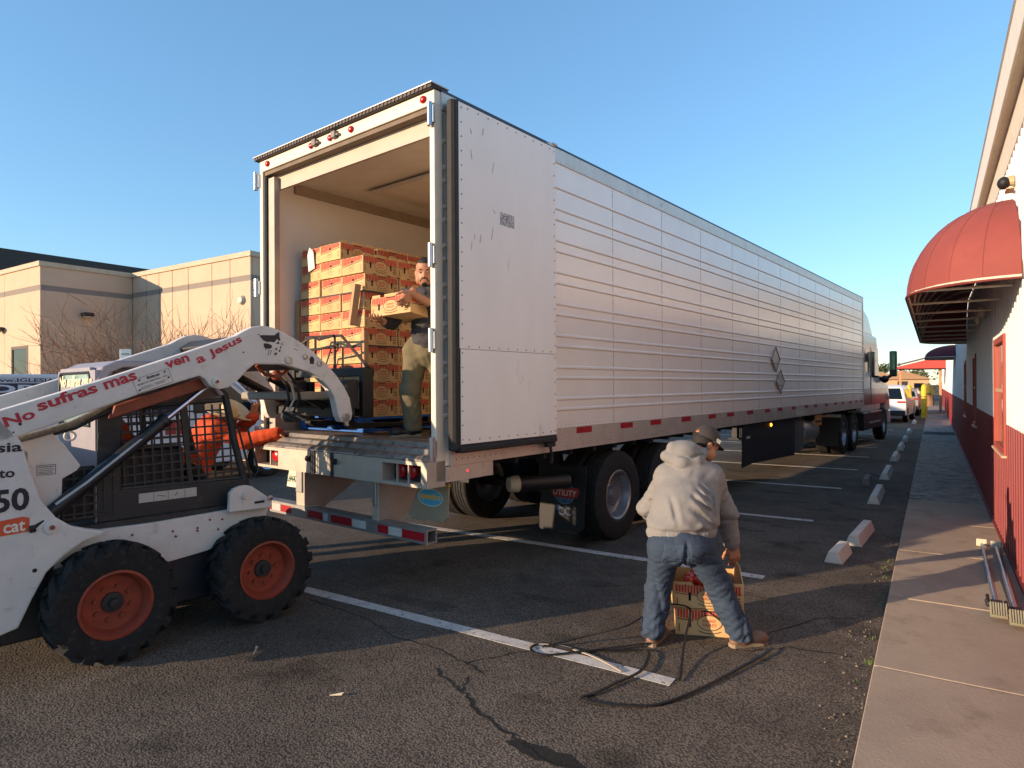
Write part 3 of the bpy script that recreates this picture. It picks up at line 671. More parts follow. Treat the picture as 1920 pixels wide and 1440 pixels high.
# ---- wheels
m_rimal = mat('aluminium_rim', '9a9ca2', .35, .75, var=.12, vscale=9)
def tyre_mesh(R, w, rim, n=40):
    mb = MB(); h = w/2
    pr = [(rim, -h*.82), (rim+.02, -h*.96), (R*.80, -h), (R*.93, -h*.95), (R*.985, -h*.82), (R, -h*.72)]
    pr2 = []
    k = 4
    for i in range(k+1):
        c = -h*.66+h*1.32*i/k
        if i < k: pr2 += [(R, c), (R, c+h*1.32/k-.014), (R-.012, c+h*1.32/k-.011), (R-.012, c+h*1.32/k-.003)]
    prof = pr+pr2+[(r, -hh) for r, hh in pr[::-1]]
    mb.lathe(prof, (0, 0, 0), (1, 0, 0), n)
    return mb.mesh('tyre', smooth=35)
def rim_mesh(rim, w, dish=.13, hub=.11, bolts=10, out=True):
    mb = MB(); h = w/2
    mb.lathe([(rim+.004, h*.86), (rim-.012, h*.90), (rim-.03, h*.80), (rim-.045, h*.3), (rim-.055, h-dish), (hub+.09, h-dish-.015), (hub+.02, h-dish-.002), (hub, h-dish+.012), (hub-.02, h-dish+.07), (0, h-dish+.075)], (0, 0, 0), (1, 0, 0), 36)
    mb.lathe([(rim, -h*.86), (rim-.04, -h*.6), (rim-.05, h*.2)], (0, 0, 0), (1, 0, 0), 28)
    for k in range(bolts):
        a = 2*math.pi*k/bolts; y, z = (hub+.03)*math.cos(a), (hub+.03)*math.sin(a); mb.cyl((h-dish-.005, y, z), (h-dish+.03, y, z), .014, n=6)
    return mb.mesh('rim', smooth=35)
ty = tyre_mesh(.505, .28, .285); rm = rim_mesh(.285, .28)
def wheel(parent, x, y, z, flip=False, t=None, r=None, name='wheel', mr=None):
    w = bpy.data.objects.new(name, None); COL.objects.link(w); w.empty_display_size = .1; w.parent = parent; w.location = (x, y, z)
    w.rotation_euler = (0, 0, math.pi if flip else 0)
    link('tyre', t or ty, m_rubber, w); link('rim', r or rm, mr or m_rimal, w); return w
for y in (2.89, 4.14):
    for x, fl_ in ((-.17, False), (-.47, False), (-TW+.17, True), (-TW+.47, True)): wheel(tr, x, y, .505, fl_)
    mb = MB(); mb.cyl((-TW+.3, y, .505), (-.3, y, .505), .065, n=14); mb.build('axle', m_dark, tr, smooth=40)
for x in (-.62, -TW+.62): bx('slider_rail', (x-.06, .5, .98), (x+.06, 5.6, 1.12), m_dark, tr)
for y in [1.0+.45*k for k in range(33)]: bx('cross_member', (-TW+.05, y, 1.05), (-.05, y+.05, 1.115), m_dark, tr)
for y in (2.3, 3.5): bx('suspension_hanger', (-.75, y, .55), (-.6, y+.2, .98), m_dark, tr); bx('suspension_hanger', (-TW+.6, y, .55), (-TW+.75, y+.2, .98), m_dark, tr)
at_ = MB(); at_.lathe([(0, 0), (.07, .01), (.085, .05)], (-.53, 1.48, .75), (.55, 1, 0), 16); at_.cyl((-.505, 1.525, .75), (-.2, 2.08, .75), .085, n=16); 
at_.build('air_tank', mat('tank_black', '19191b', .5), tr, smooth=40); mb = MB(); mb.lathe([(0, -.004), (.073, .006), (.088, .05), (.088, .11)], (-.53, 1.48, .75), (.55, 1, 0), 16); mb.build('tank_cap', mat('tank_cream', 'b7ad97', .5), tr, smooth=40)
mb = MB(); mb.sphere((.0, .30, 1.06), (.014, .03, .022), 10, 8); mb.build('side_marker', mat('red_marker_lit', 'e02a1a', .3, emit=1.2), tr, smooth=60)
bx('rear_corner_gusset', (-.012, .05, .99), (.012, .62, 1.112), m_rail, tr)
# ---- side skirt, reefer tank, landing gear
sk = MB(); sk.prism([(6.95, 1.112), (6.9, .40), (7.35, .43), (9.8, .36), (9.85, 1.112)], 'x', -.07, -.05); sk.build('side_skirt', mat('skirt_black', '1e1f22', .6, var=.15), tr)
bx('skirt_badge', (-.05, 7.1, .86), (-.046, 7.25, .90), m_whitetape, tr)
mb = MB(); mb.sphere((-.045, 8.35, 1.03), (.014, .04, .03), 10, 8); mb.build('amber_marker', mat('amber_lit', 'ff9a2a', .3, emit=3), tr, smooth=60)
mb = MB(); mb.prism([(9.9, 1.1), (9.9, .40), (10.55, .42), (10.55, 1.1)], 'x', -.10, -.07); mb.build('skirt_front', mat('skirt_grey', '5c5a57', .6, var=.2), tr)
mb = MB(); mb.cyl((-.35, 10.6, .75), (-.35, 11.7, .75), .30, n=22); mb.build('fuel_tank', m_galv, tr, smooth=40)
for x in (-.5, -TW+.5): mb = MB(); mb.box((x-.07, 12.1, .45), (x+.07, 12.26, 1.12)); mb.box((x-.13, 12.05, .41), (x+.13, 12.31, .45)); mb.build('landing_leg', m_dark, tr, .005)
bx('warning_sign', (-.02, 11.2, .86), (-.012, 11.75, 1.10), mat('warning_orange', 'c07a2a', .6, var=.2), tr); bx('warning_band', (-.0115, 11.22, .93), (-.009, 11.73, .97), m_black, tr)
# ================================================================ tractor
tk = thing('tractor_truck', 'white and maroon highway tractor coupled ahead of the trailer', 'truck', TO, TA)
m_tkw = mat('truck_white', 'd6d0c6', .3, var=.03, coat=.4); m_tkm = mat('truck_maroon', '5a2a2c', .3, var=.06, coat=.4); m_tkd = mat('truck_black', '161618', .45, var=.15)
cb = MB(); cb.prism([(16.55, 1.25), (16.55, 3.2), (18.6, 3.2), (19.0, 2.85), (19.15, 1.95), (20.7, 1.75), (21.0, 1.2), (20.95, .9), (20.2, .9), (20.15, 1.15), (19.3, 1.15), (19.25, .95), (16.55, .95)], 'x', -2.42, -.12); cbo = cb.build('cab', m_tkw, tk, .05, 2)
fa = MB(); fa.prism([(16.6, 3.2), (16.6, 3.98), (17.0, 3.98), (17.9, 3.72), (18.6, 3.2)], 'x', -2.36, -.18); fa.build('roof_fairing', m_tkw, tk, .06, 2)
for xs in (-.118, -2.422):
    s0, s1 = (xs-.002, xs+.006) if xs > -1 else (xs-.006, xs+.002)
    bx('maroon_band', (s0, 16.62, 2.2), (s1, 18.7, 3.15), m_tkm, tk); bx('maroon_band', (s0, 16.62, 1.15), (s1, 20.4, 1.62), m_tkm, tk)
    mb = MB(); mb.prism([(17.95, 1.95), (17.95, 2.75), (18.75, 2.75), (19.0, 2.1), (18.95, 1.95)], 'x', s0-.004, s1+.004); mb.build('side_window', m_glass, tk)
    mb = MB(); mb.prism([(17.0, 2.1), (17.0, 2.75), (17.5, 2.75), (17.5, 2.1)], 'x', s0-.004, s1+.004); mb.build('sleeper_window', m_glass, tk)
    mb = MB(); mb.prism([(17.8, 1.2), (17.8, 2.85), (17.84, 2.85), (17.84, 1.2)], 'x', s0-.005, s1+.005); mb.build('door_seam', m_tkd, tk)
ext = MB(); ext.box((-.30, 16.15, 1.2), (-.10, 16.55, 3.75)); ext.box((-2.42, 16.15, 1.2), (-2.25, 16.55, 3.75)); ext.build('side_extender', m_tkw, tk, .02)
bx('lower_skirt', (-.35, 16.4, .45), (-.05, 19.2, .95), m_tkd, tk, .02); bx('lower_skirt', (-2.5, 16.4, .45), (-2.2, 19.2, .95), m_tkd, tk, .02)
for z in (.62, .92): bx('step', (-.05, 17.2, z), (.0, 18.6, z+.04), m_steel, tk)
bx('frame_rail', (-1.75, 13.2, .8), (-1.6, 19.5, 1.0), m_tkd, tk); bx('frame_rail', (-.95, 13.2, .8), (-.8, 19.5, 1.0), m_tkd, tk)
for y in (14.15, 15.32):
    for x, f_ in ((-.20, False), (-.50, False), (-2.39, True), (-2.09, True)): wheel(tk, x, y, .505, f_)
for x, f_ in ((-.22, False), (-2.37, True)): wheel(tk, x, 19.75, .505, f_)
bx('rear_flap', (-.55, 13.45, .25), (-.05, 13.48, .95), m_black, tk); bx('flap_bracket', (-.6, 13.44, .95), (.0, 13.5, 1.02), m_galv, tk)
mb = MB(); mb.box((.10, 19.5, 1.98), (.30, 19.66, 2.78)); mo = mb.build('mirror', mat('mirror_shell', '1c2420', .3), tk, .04, 2); bx('mirror_glass', (.12, 19.492, 2.2), (.28, 19.4985, 2.74), mat('mirror_glass', '5a7a70', .05, .8), mo)
mb = MB(); mb.tube([(-.15, 19.2, 1.95), (.0, 19.4, 1.9), (.18, 19.58, 2.05)], .05, 8); mb.sphere((-.02, 19.45, 1.9), (.12, .13, .12), 10, 8); mb.build('mirror_arm', m_tkd, tk, smooth=50)
mb = MB(); mb.sphere((-.12, 20.5, 1.35), (.05, .2, .12), 12, 8); mb.build('headlamp', mat('headlamp', 'c9b49a', .2), tk, smooth=60)
bx('windscreen', (-2.2, 18.75, 2.0), (-.34, 19.02, 2.78), m_glass, tk, 0, Matrix.Rotation(-.12, 3, 'X'))
bx('grille', (-1.9, 20.93, 1.0), (-.65, 21.02, 1.6), m_tkd, tk); bx('front_bumper', (-2.4, 20.8, .45), (-.12, 21.1, .9), m_tkw, tk, .04)
# ================================================================ skid steer loader
LYAW = -.15; _hd = Vector((math.sin(.15), math.cos(.15), 0)); _rt = Vector((_hd.y, -_hd.x, 0))
LO = Vector((-4.258, 2.497, 0)) - _rt*.8
ld = thing('skid_steer_loader', 'white skid steer loader with orange wheels lifting pallet forks into the trailer', 'loader', LO, LYAW)
m_lw = mat('loader_white', 'd2cbc4', .5, var=.08, vscale=5, col2='a39888', thr=.58, soft=.2, detail=7, bump=.12, bscale=30)
m_lk = mat('loader_charcoal', '2b2a2b', .6, var=.2, vscale=7, col2='4b4239', thr=.6)
m_lo = mat('loader_orange', '8c3a25', .6, var=.22, vscale=11, col2='5e3a2e', thr=.56, soft=.18)
m_lb = mat('loader_rustbrown', '84402a', .6, var=.2, vscale=9)
m_letr = mat('letter_red', 'b3223a', .5); m_letk = mat('letter_black', '201c26', .6, var=.3, vscale=60); m_lety = mat('letter_cream', 'e6dcae', .5)
# wheels
def lug_tyre(R=.385, w=.25, rim=.205):
    mb = MB(); h = w/2; c = R-.030
    mb.lathe([(rim, -h*.72), (rim+.012, -h*.88), (c*.78, -h*1.0), (c*.92, -h*.97), (c*.985, -h*.80), (c, -h*.5), (c+.004, 0), (c, h*.5), (c*.985, h*.80), (c*.92, h*.97), (c*.78, h*1.0), (rim+.012, h*.88), (rim, h*.72)], (0, 0, 0), (1, 0, 0), 44)
    n = 17
    for side in (-1, 1):
        for k in range(n):
            a0 = 2*math.pi*(k+(.5 if side > 0 else 0))/n; V = []
            # three stations from the crown to the shoulder, swept back
            for (x, r, da, th) in ((-.012*side, c-.01, -.10, .050), (h*.55*side, c-.012, .02, .060), (h*1.0*side, c*.955-.01, .11, .070), (h*1.03*side, c*.86, .13, .066)):
                for rr in (r, r+(.038 if r > c*.9 else .012)):
                    for sgn in (-1, 1):
                        a = a0+da*1.0+sgn*th*.5/.385*1.0
                        V.append((x, rr*math.cos(a), rr*math.sin(a)))
            F = []
            for q in range(3):
                o = q*4; F += [(o+2, o+6, o+7, o+3), (o, o+4, o+6, o+2), (o+1, o+3, o+7, o+5), (o, o+1, o+5, o+4)]
            F += [(0, 2, 3, 1), (12, 13, 15, 14)]
            mb.add(V, F)
    return mb.mesh('lug_tyre', smooth=38)
def loader_rim(rim=.205, w=.25):
    mb = MB(); h = w/2
    mb.lathe([(rim+.006, h*.80), (rim+.012, h*.92), (rim-.004, h*.95), (rim-.022, h*.70), (rim-.035, h*.28), (.075, h*.22), (.0, h*.22)], (0, 0, 0), (1, 0, 0), 40)
    mb.lathe([(rim, -h*.8), (rim-.03, 0)], (0, 0, 0), (1, 0, 0), 24)
    return mb.mesh('loader_rim', smooth=35)
lt, lr = lug_tyre(), loader_rim()
hubm = MB(); hubm.lathe([(.066, .02), (.062, .045), (.030, .048), (.028, .075), (.0, .078)], (0, 0, 0), (1, 0, 0), 20); hubm = hubm.mesh('hub', smooth=35)
boltm = MB()
boltm.cyl((.022, 0, 0), (.048, 0, 0), .0135, n=6); boltm.lathe([(.024, .024), (.020, .028), (0, .028)], (0, 0, 0), (1, 0, 0), 10); boltm = boltm.mesh('lug_bolt')
for s_ in (-.45, .56):
    for x, f_ in ((.675, False), (-.675, True)):
        w = wheel(ld, x, s_, .385, f_, lt, lr, 'wheel', m_lo)
        for ch in w.children:
            if ch.name.startswith('rim'): 
                link('hub', hubm, m_lk, ch)
                for k in range(8):
                    a = 2*math.pi*(k+.4)/8; o = link('lug_bolt', boltm, m_lb, ch); o.location = (0, .105*math.cos(a), .105*math.sin(a))
                link('hub_nut', hubm, m_galv, ch).scale = (1.06, .35, .35)
        w.rotation_euler.x = random.uniform(0, 1)
# body
bx('belly', (-.50, -1.30, .20), (.50, .66, .60), m_lk, ld, .02)
def plate(name, poly, x0, x1, m, bevel=.006, seg=2):
    mb = MB(); mb.prism(poly, 'x', x0, x1); return mb.build(name, m, ld, bevel, seg)
chain = [(-.72, .90), (-.495, .828), (-.144, .820), (.35, .832), (.689, .85), (.70, .80), (.66, .70), (.55, .64), (.215, .555), (-.042, .528), (-.30, .54), (-.72, .56)]
for sg in (1, -1): plate('chain_case', chain, .50*sg, .535*sg, m_lw)
for s_, z in ((-.02, .74), (.0, .70), (.15, .735), (.15, .715), (.33, .77), (.30, .70), (.24, .78), (-.28, .76)):
    mb = MB(); mb.cyl((.534, s_, z), (.542, s_, z), .008, n=8); mb.build('bolt', m_lb, ld)
bx('deck', (-.50, -.75, .60), (.50, .66, .86), m_lk, ld)
bx('floor_gap_plate', (.30, .0, .22), (.50, .30, .56), mat('loader_bluegrey', '343a42', .5), ld, .01)
tower = [(-1.62, 1.30), (-1.50, 1.60), (-1.30, 1.69), (-1.10, 1.64), (-1.011, 1.585), (-.961, 1.525), (-.91, 1.436), (-.872, 1.274), (-.82, 1.085), (-.739, .965), (-.66, .90), (-.58, .868), (-.48, .84), (-.50, .815), (-.60, .79), (-.70, .725), (-.79, .64), (-.86, .50), (-.93, .34), (-1.10, .30), (-1.45, .34), (-1.62, .50)]
for sg in (1, -1): plate('rear_tower', tower, .585*sg, .66*sg, m_lw, .012)
inner = [(-1.0, 1.44), (-.858, 1.455), (-.724, 1.482), (-.66, 1.40), (-.568, 1.255), (-.59, 1.225), (-.669, 1.18), (-.672, 1.05), (-.739, .99), (-.70, .89), (-1.0, .89)]
for sg in (1, -1): plate('inner_tower', inner, .47*sg, .50*sg, m_lw, .008)
bx('engine_hood', (-.50, -1.60, .60), (.50, -.80, 1.42), m_lw, ld, .05)
bx('tailgate', (-.44, -1.635, .62), (.44, -1.60, 1.36), m_lk, ld, .01)
for k in range(9): bx('grille_slat', (-.38, -1.645, .72+.065*k), (.38, -1.636, .745+.065*k), m_black, ld)
for x in (-.56, .50): bx('tail_lamp', (x, -1.63, 1.0), (x+.06, -1.605, 1.12), m_red, ld)
lug = MB(); lug.lathe([(.022, -.015), (.034, -.015), (.034, .015), (.022, .015)], (.49, -.625, 1.45), (1, 0, 0), 16, closed=True); lug.build('lifting_eye', m_lw, ld)
# arms
arm = [(-1.36, 1.50), (-1.28, 1.545), (-1.011, 1.632), (-.522, 1.800), (.0, 1.995), (.379, 2.140), (.44, 2.178), (.51, 2.215), (.587, 2.232), (.68, 2.222), (.78, 2.185), (.901, 2.125), (1.03, 2.045), (1.143, 1.955), (1.24, 1.86), (1.32, 1.76), (1.376, 1.66), (1.402, 1.53), (1.39, 1.475), (1.345, 1.45), (1.29, 1.46), (1.262, 1.51), (1.225, 1.66), (1.175, 1.745), (1.093, 1.825), (1.0, 1.875), (.9, 1.902), (.762, 1.935), (.53, 1.934), (.47, 1.885), (.40, 1.81), (.33, 1.757), (.26, 1.742), (.195, 1.765), (.16, 1.815), (.12, 1.842), (-.28, 1.712), (-1.011, 1.440), (-1.30, 1.335), (-1.38, 1.38)]
for sg in (1, -1):
    a_ = plate('lift_arm', arm, .57*sg, .66*sg, m_lw, .012)
    ar = a_ if sg == 1 else ar
for s_, z, r in ((.235, 1.80, .032), (-.766, .912, .040), (.645, .900, .022)):
    mb = MB(); mb.lathe([(r, 0), (r, .012), (r*.45, .014), (r*.42, .024), (0, .024)], (.66, s_, z), (1, 0, 0), 20); mb.build('pivot_pin', m_lw if r > .03 else m_galv, ld, smooth=35)
    mb = MB(); mb.cyl((.684, s_, z), (.690, s_, z), r*.35, n=10); mb.build('pin_bolt', m_lb, ld)
for s_, z, r in ((.807, 1.972, .020), (.952, 2.002, .013), (1.082, 1.950, .014), (1.33, 1.50, .022), (.52, 1.50, .0)):
    if r: mb = MB(); mb.lathe([(r*1.7, 0), (r*1.7, .008), (r*1.1, .010), (r, .004), (0, .004)], (.66, s_, z), (1, 0, 0), 18); mb.build('bushing', m_galv, ar, smooth=35)
mb = MB(); mb.prism([(.995, 1.945), (1.028, 1.945), (1.033, 1.985), (1.02, 2.005), (1.0, 2.005), (.99, 1.985)], 'x', .6602, .662); mb.build('slot', m_black, ar)
for s_, z, r in ((-.918, 1.547, .009), (.56, 2.16, .005), (.44, 2.02, .006), (.86, 2.06, .005), (.88, 2.055, .005), (-.95, 1.50, .005)):
    mb = MB(); mb.cyl((.659, s_, z), (.6615, s_, z), r, n=10); mb.build('hole', m_black, ar)
mb = MB(); mb.cyl((.659, -.85, .665), (.6615, -.85, .665), .013, n=12); mb.build('hole', m_black, ld)
mb = MB(); mb.cyl((.659, -.875, .915), (.6612, -.845, .918), .022, n=9); mb.prism([(-.86, .90), (-.80, .955), (-.805, .962), (-.868, .93)], 'x', .6603, .6612); mb.build('torn_hole', m_black, ld)
plate('hose_guard', [(-.415, 1.555), (-.388, 1.640), (.235, 1.855), (.255, 1.77)], .50, .565, m_lb, .008)
cm = MB(); cm.prism([(.45, 2.10), (.55, 2.17), (.70, 2.16), (.9, 2.06), (1.05, 1.95), (1.0, 1.90), (.9, 1.92), (.55, 1.955)], 'x', -.57, .57); cm.build('arm_cross_member', m_lk, ld, .01)
hl = MB(); hl.tube([(.50, -1.0, 1.42), (.52, -.80, 1.475), (.52, -.62, 1.53), (.50, -.48, 1.60), (.50, -.38, 1.66)], .022, 8); hl.build('hydraulic_hose', mat('hose_sleeve', '7b766c', .9, var=.3, vscale=40, bump=1, bscale=60), ld, smooth=50)
hl = MB(); hl.tube([(.46, -1.0, 1.40), (.48, -.80, 1.445), (.5, -.6, 1.50), (.52, -.42, 1.60), (.54, -.1, 1.74), (.54, .1, 1.80)], .012, 6); hl.build('hydraulic_hose', m_black, ld, smooth=50)
# lift cylinders
for sg in (1, -1):
    x = .53*sg
    mb = MB(); mb.cyl((x, -.80, .93), (x, -.06, 1.535), .043, n=16); mb.lathe([(.05, 0), (.05, .04)], (x, -.085, 1.515), (0, .774, .633), 16); mb.build('lift_cylinder', mat('cylinder_black', '202226', .4, var=.1), ld, smooth=40)
    mb = MB(); mb.cyl((x, -.06, 1.535), (x, .225, 1.765), .021, n=14); mb.build('cylinder_rod', mat('chrome_rod', 'b8c4dc', .12, 1.0, var=.02), ld, smooth=40)
hy = MB(); hy.tube([(.56, -.72, 1.03), (.565, -.55, 1.15), (.565, -.35, 1.31), (.56, -.2, 1.43)], .012, 6); hy.build('cylinder_pipe', m_galv, ld, smooth=50)
plate('front_bracket', [(.355, .835), (.362, .965), (.39, .995), (.44, 1.01), (.49, 1.012), (.53, 1.0), (.66, .90), (.695, .86), (.69, .815), (.36, .825)], .56, .60, m_lw, .008)
mb = MB(); mb.cyl((.60, .47, .935), (.625, .47, .935), .022, n=14); mb.build('bracket_stud', m_lw, ld); bx('bracket_slot', (.6005, .55, .862), (.602, .63, .88), m_black, ld)
# cab
plate('cab_side_plate', [(-.46, .86), (-.46, 1.62), (-.32, 1.62), (-.32, 1.06), (.565, 1.04), (.62, .88), (.60, .86)], .43, .45, m_lk, .004)
plate('cab_side_plate', [(-.46, .86), (-.46, 1.62), (-.32, 1.62), (-.32, 1.06), (.565, 1.04), (.62, .88), (.60, .86)], -.45, -.43, m_lk, .004)
mb = MB(); mb.prism([(-.47, 1.60), (-.47, 1.80), (-.43, 1.90), (-.34, 1.945), (.15, 1.95), (.27, 1.90), (.36, 1.78), (.40, 1.70), (.36, 1.69), (.22, 1.86), (.12, 1.90), (-.30, 1.90), (-.38, 1.86), (-.42, 1.78), (-.42, 1.60)], 'x', -.45, .45); mb.build('cab_roof', mat('cab_grey', '8d8990', .5, var=.08), ld, .008)
plate('roof_side_panel', [(-.40, 1.62), (-.40, 1.80), (-.34, 1.885), (.12, 1.895), (.22, 1.85), (.34, 1.69), (.10, 1.62)], .40, .43, mat('cab_brown', '4a3b33', .6, var=.2), .006)
mb = MB(); mb.box((-.44, -.47, .86), (.44, -.44, 1.50)); mb.box((-.44, -.47, 1.50), (-.38, -.44, 1.88)); mb.box((.33, -.47, 1.50), (.44, -.44, 1.88)); mb.box((-.38, -.47, 1.86), (.33, -.44, 1.90)); mb.build('cab_rear_panel', mat('cab_grey', '8d8990', .5), ld)
rw = bx('rear_window', (-.38, -.462, 1.50), (.33, -.455, 1.86), mat('tinted_rear_glass', '7f9c98', .1, var=.1, vscale=3), ld)
wfr = MB(); wfr.tube([(-.385, -.472, 1.50), (-.385, -.472, 1.82), (-.36, -.472, 1.865), (.31, -.472, 1.865), (.335, -.472, 1.83), (.335, -.472, 1.50)], .010, 6, closed=True); wfr.build('window_seal', m_black, rw)
letters('window_lettering', 'No sufras mas', (-.40, -.476, 1.765), (1, 0, 0), (0, 0, 1), m_lety, rw, w=.78, h=.085, bold=.03, shear=.2)
letters('window_lettering', 'LA PAZ Y FELICIDAD', (-.38, -.476, 1.640), (1, 0, 0), (0, 0, 1), m_lety, rw, w=.70, h=.085, bold=.03, shear=.2)
for x in (.425, -.425):
    mb = MB(); mb.tube([(x, .30, 1.80), (x, .405, 1.70), (x, .43, 1.58), (x, .47, 1.37), (x, .53, 1.117), (x, .60, .88)], .028, 8); mb.build('front_post', m_lk, ld, smooth=40)
    mb = MB(); mb.tube([(x, -.33, 1.62), (x, .38, 1.66)], .018, 6); mb.build('screen_rail', m_lk, ld)
    sc = MB(); sc.tube([(x, -.31, 1.065), (x, .53, 1.05)], .012, 6); sco = sc.build('side_screen', m_lk, ld)
    for k in range(13):
        s0 = -.30+.062*k; top = 1.63
        sl = .03
        mb = MB(); mb.box((x-.004, s0-.0065, 1.05), (x+.004, s0+.0065, top), 0, Matrix.Rotation(.05, 3, 'X')); mb.build('screen_bar', m_lk, sco)
    for k in range(9):
        z = 1.10+.060*k; e = .535-.35*(z-1.06)*.5
        mb = MB(); mb.box((x-.0035, -.31, z-.0065), (x+.0035, e, z+.0065), 0, Matrix.Rotation(.02, 3, 'X')); mb.build('screen_bar', m_lk, sco)
    mb = MB(); mb.box((x-.01, .10, 1.04), (x+.01, .135, 1.66), 0, Matrix.Rotation(.10, 3, 'X')); mb.build('screen_stile', m_lk, sco)
mb = MB(); mb.tube([(.44, .50, 1.45), (.44, .575, 1.44), (.44, .665, 1.09), (.44, .605, 1.035)], .009, 6, closed=True); mb.build('door_hoop', m_lk, ld, smooth=40)
mb = MB(); mb.cyl((.45, -.39, 1.43), (.458, -.39, 1.43), .068, n=26); mb.build('cab_speaker', m_black, ld)
bx('white_tag', (.4502, -.42, 1.235), (.452, -.335, 1.275), mat('tag_white', 'b9b3a6', .6), ld, 0, Matrix.Rotation(.3, 3, 'X'))
mb = MB(); mb.lathe([(.010, -.004), (.018, -.004), (.018, .004), (.010, .004)], (.458, -.335, 1.30), (1, 0, 0), 14, closed=True); mb.box((.455, -.342, 1.25), (.461, -.328, 1.30)); mb.build('latch', m_galv, ld)
sc = MB(); sc.box((.452, -.66, .90), (.456, -.36, .915)); sco = sc.build('lower_screen', m_lk, ld)
for k in range(6): bx('screen_bar', (.452, -.66+.058*k, .90), (.458, -.648+.058*k, 1.23), m_lk, sco)
for k in range(6): bx('screen_bar', (.4525, -.66, .93+.058*k), (.4575, -.36, .942+.058*k), m_lk, sco)
bx('screen_backing', (.40, -.66, .88), (.42, -.36, 1.24), m_black, ld)
strip = bx('instruction_strip', (.4505, -.21, .955), (.4525, .18, 1.020), mat('strip_white', 'b5afa6', .6, var=.06), ld)
for a, b in ((-.115, -.112), (-.02, -.017), (.095, .098)): bx('strip_rule', (.4526, a, .958), (.4532, b, 1.017), m_lk, strip)
bx('strip_mark', (.4526, -.09, .985), (.4532, -.03, .990), m_lb, strip, 0, Matrix.Rotation(-.2, 3, 'X')); bx('strip_mark', (.4526, .035, .975), (.4532, .04, 1.005), m_lk, strip, 0, Matrix.Rotation(-.5, 3, 'X'))
bx('seat', (-.22, -.40, .86), (.22, .05, 1.06), m_black, ld, .04); bx('seat_back', (-.22, -.42, 1.06), (.22, -.32, 1.45), m_black, ld, .04)
for x in (-.16, .16): mb = MB(); mb.tube([(x, .25, .86), (x, .28, 1.1), (x, .22, 1.22)], .014, 6); mb.sphere((x, .22, 1.24), .03, 10, 8); mb.build('control_lever', m_black, ld, smooth=50)
bx('side_console', (.30, -.42, .86), (.40, .12, 1.34), m_black, ld, .03); bx('side_console', (-.40, -.42, .86), (-.30, .12, 1.30), m_black, ld, .03)
# fork carriage
fr = MB()
for x0, x1 in ((-.61, -.55), (.545, .61), (-.05, .05)): fr.box((x0, 1.545, 1.485), (x1, 1.66, 1.93))
fr.box((-.55, 1.56, 1.85), (.545, 1.64, 1.93)); fr.box((-.55, 1.56, 1.49), (.545, 1.64, 1.56)); cro = fr.build('fork_carriage', mat('fork_black', '121214', .5, var=.2), ld, .006)
fr = MB(); fr.box((-.60, 1.36, 1.49), (.56, 1.50, 1.58)); fr.box((-.60, 1.40, 1.56), (-.30, 1.54, 1.82)); fr.box((.22, 1.40, 1.56), (.56, 1.54, 1.82)); fr.build('quick_coupler', m_lk, ld, .012)
for x in (-.36, .30):
    mb = MB(); mb.prism([(1.545, 1.40), (1.545, 1.80), (1.60, 1.80), (1.60, 1.425), (2.70, 1.395), (2.70, 1.385), (1.60, 1.37)], 'x', x, x+.10); mb.build('fork', mat('fork_black', '121214', .5), ld, .004)
lbk = MB()
lbk.tube([(.58, 1.62, 1.93), (.195, 1.60, 2.235), (-.41, 1.60, 2.25), (-.58, 1.62, 1.93)], .014, 6)
for x in (.085, -.25): lbk.tube([(x, 1.60, 1.93), (x+.0, 1.60, 2.24)], .012, 6)
lbk.build('load_backrest', mat('backrest_brown', '3a2a24', .6), ld)
hs = MB(); hs.tube([(.1, 1.58, 2.24), (-.1, 1.55, 2.21), (-.28, 1.57, 2.24), (-.40, 1.52, 2.17), (-.46, 1.45, 1.95)], .012, 6); hs.tube([(.2, 1.56, 2.15), (-.1, 1.55, 2.12), (-.36, 1.52, 2.10), (-.42, 1.5, 1.9)], .012, 6); hs.build('hydraulic_hose', m_black, ld, smooth=50)
bx('tilt_cover', (-.52, .98, 1.645), (.36, 1.38, 1.715), mat('cover_grey', '8f887c', .5, var=.1), ld, .012)
for x in (-.3, .25): mb = MB(); mb.cyl((x, .85, 1.85), (x, 1.42, 1.56), .036, n=12); mb.build('tilt_cylinder', m_black, ld, smooth=40)
for k in range(3):
    mb = MB(); y0 = .95+.05*k; mb.tube([(.30, y0-.05, 1.88), (.36, y0, 1.78), (.37, y0+.02, 1.66), (.34, y0-.02, 1.55), (.36, y0+.1, 1.48), (.3, y0+.3, 1.47)], .012, 6); mb.build('hydraulic_hose', m_black if k != 1 else m_galv, ld, smooth=50)
mb = MB(); mb.cyl((.18, 1.05, 1.50), (.36, 1.05, 1.50), .05, n=14); mb.build('auxiliary_motor', m_lk, ld, smooth=40)
mb = MB(); mb.tube([(.50, .62, 1.93), (.48, .7, 1.86), (.47, .82, 1.84), (.48, .9, 1.9)], .014, 6); mb.sphere((.48, .80, 1.85), .045, 8, 6); mb.build('valve_block', m_lb, ld, smooth=40)
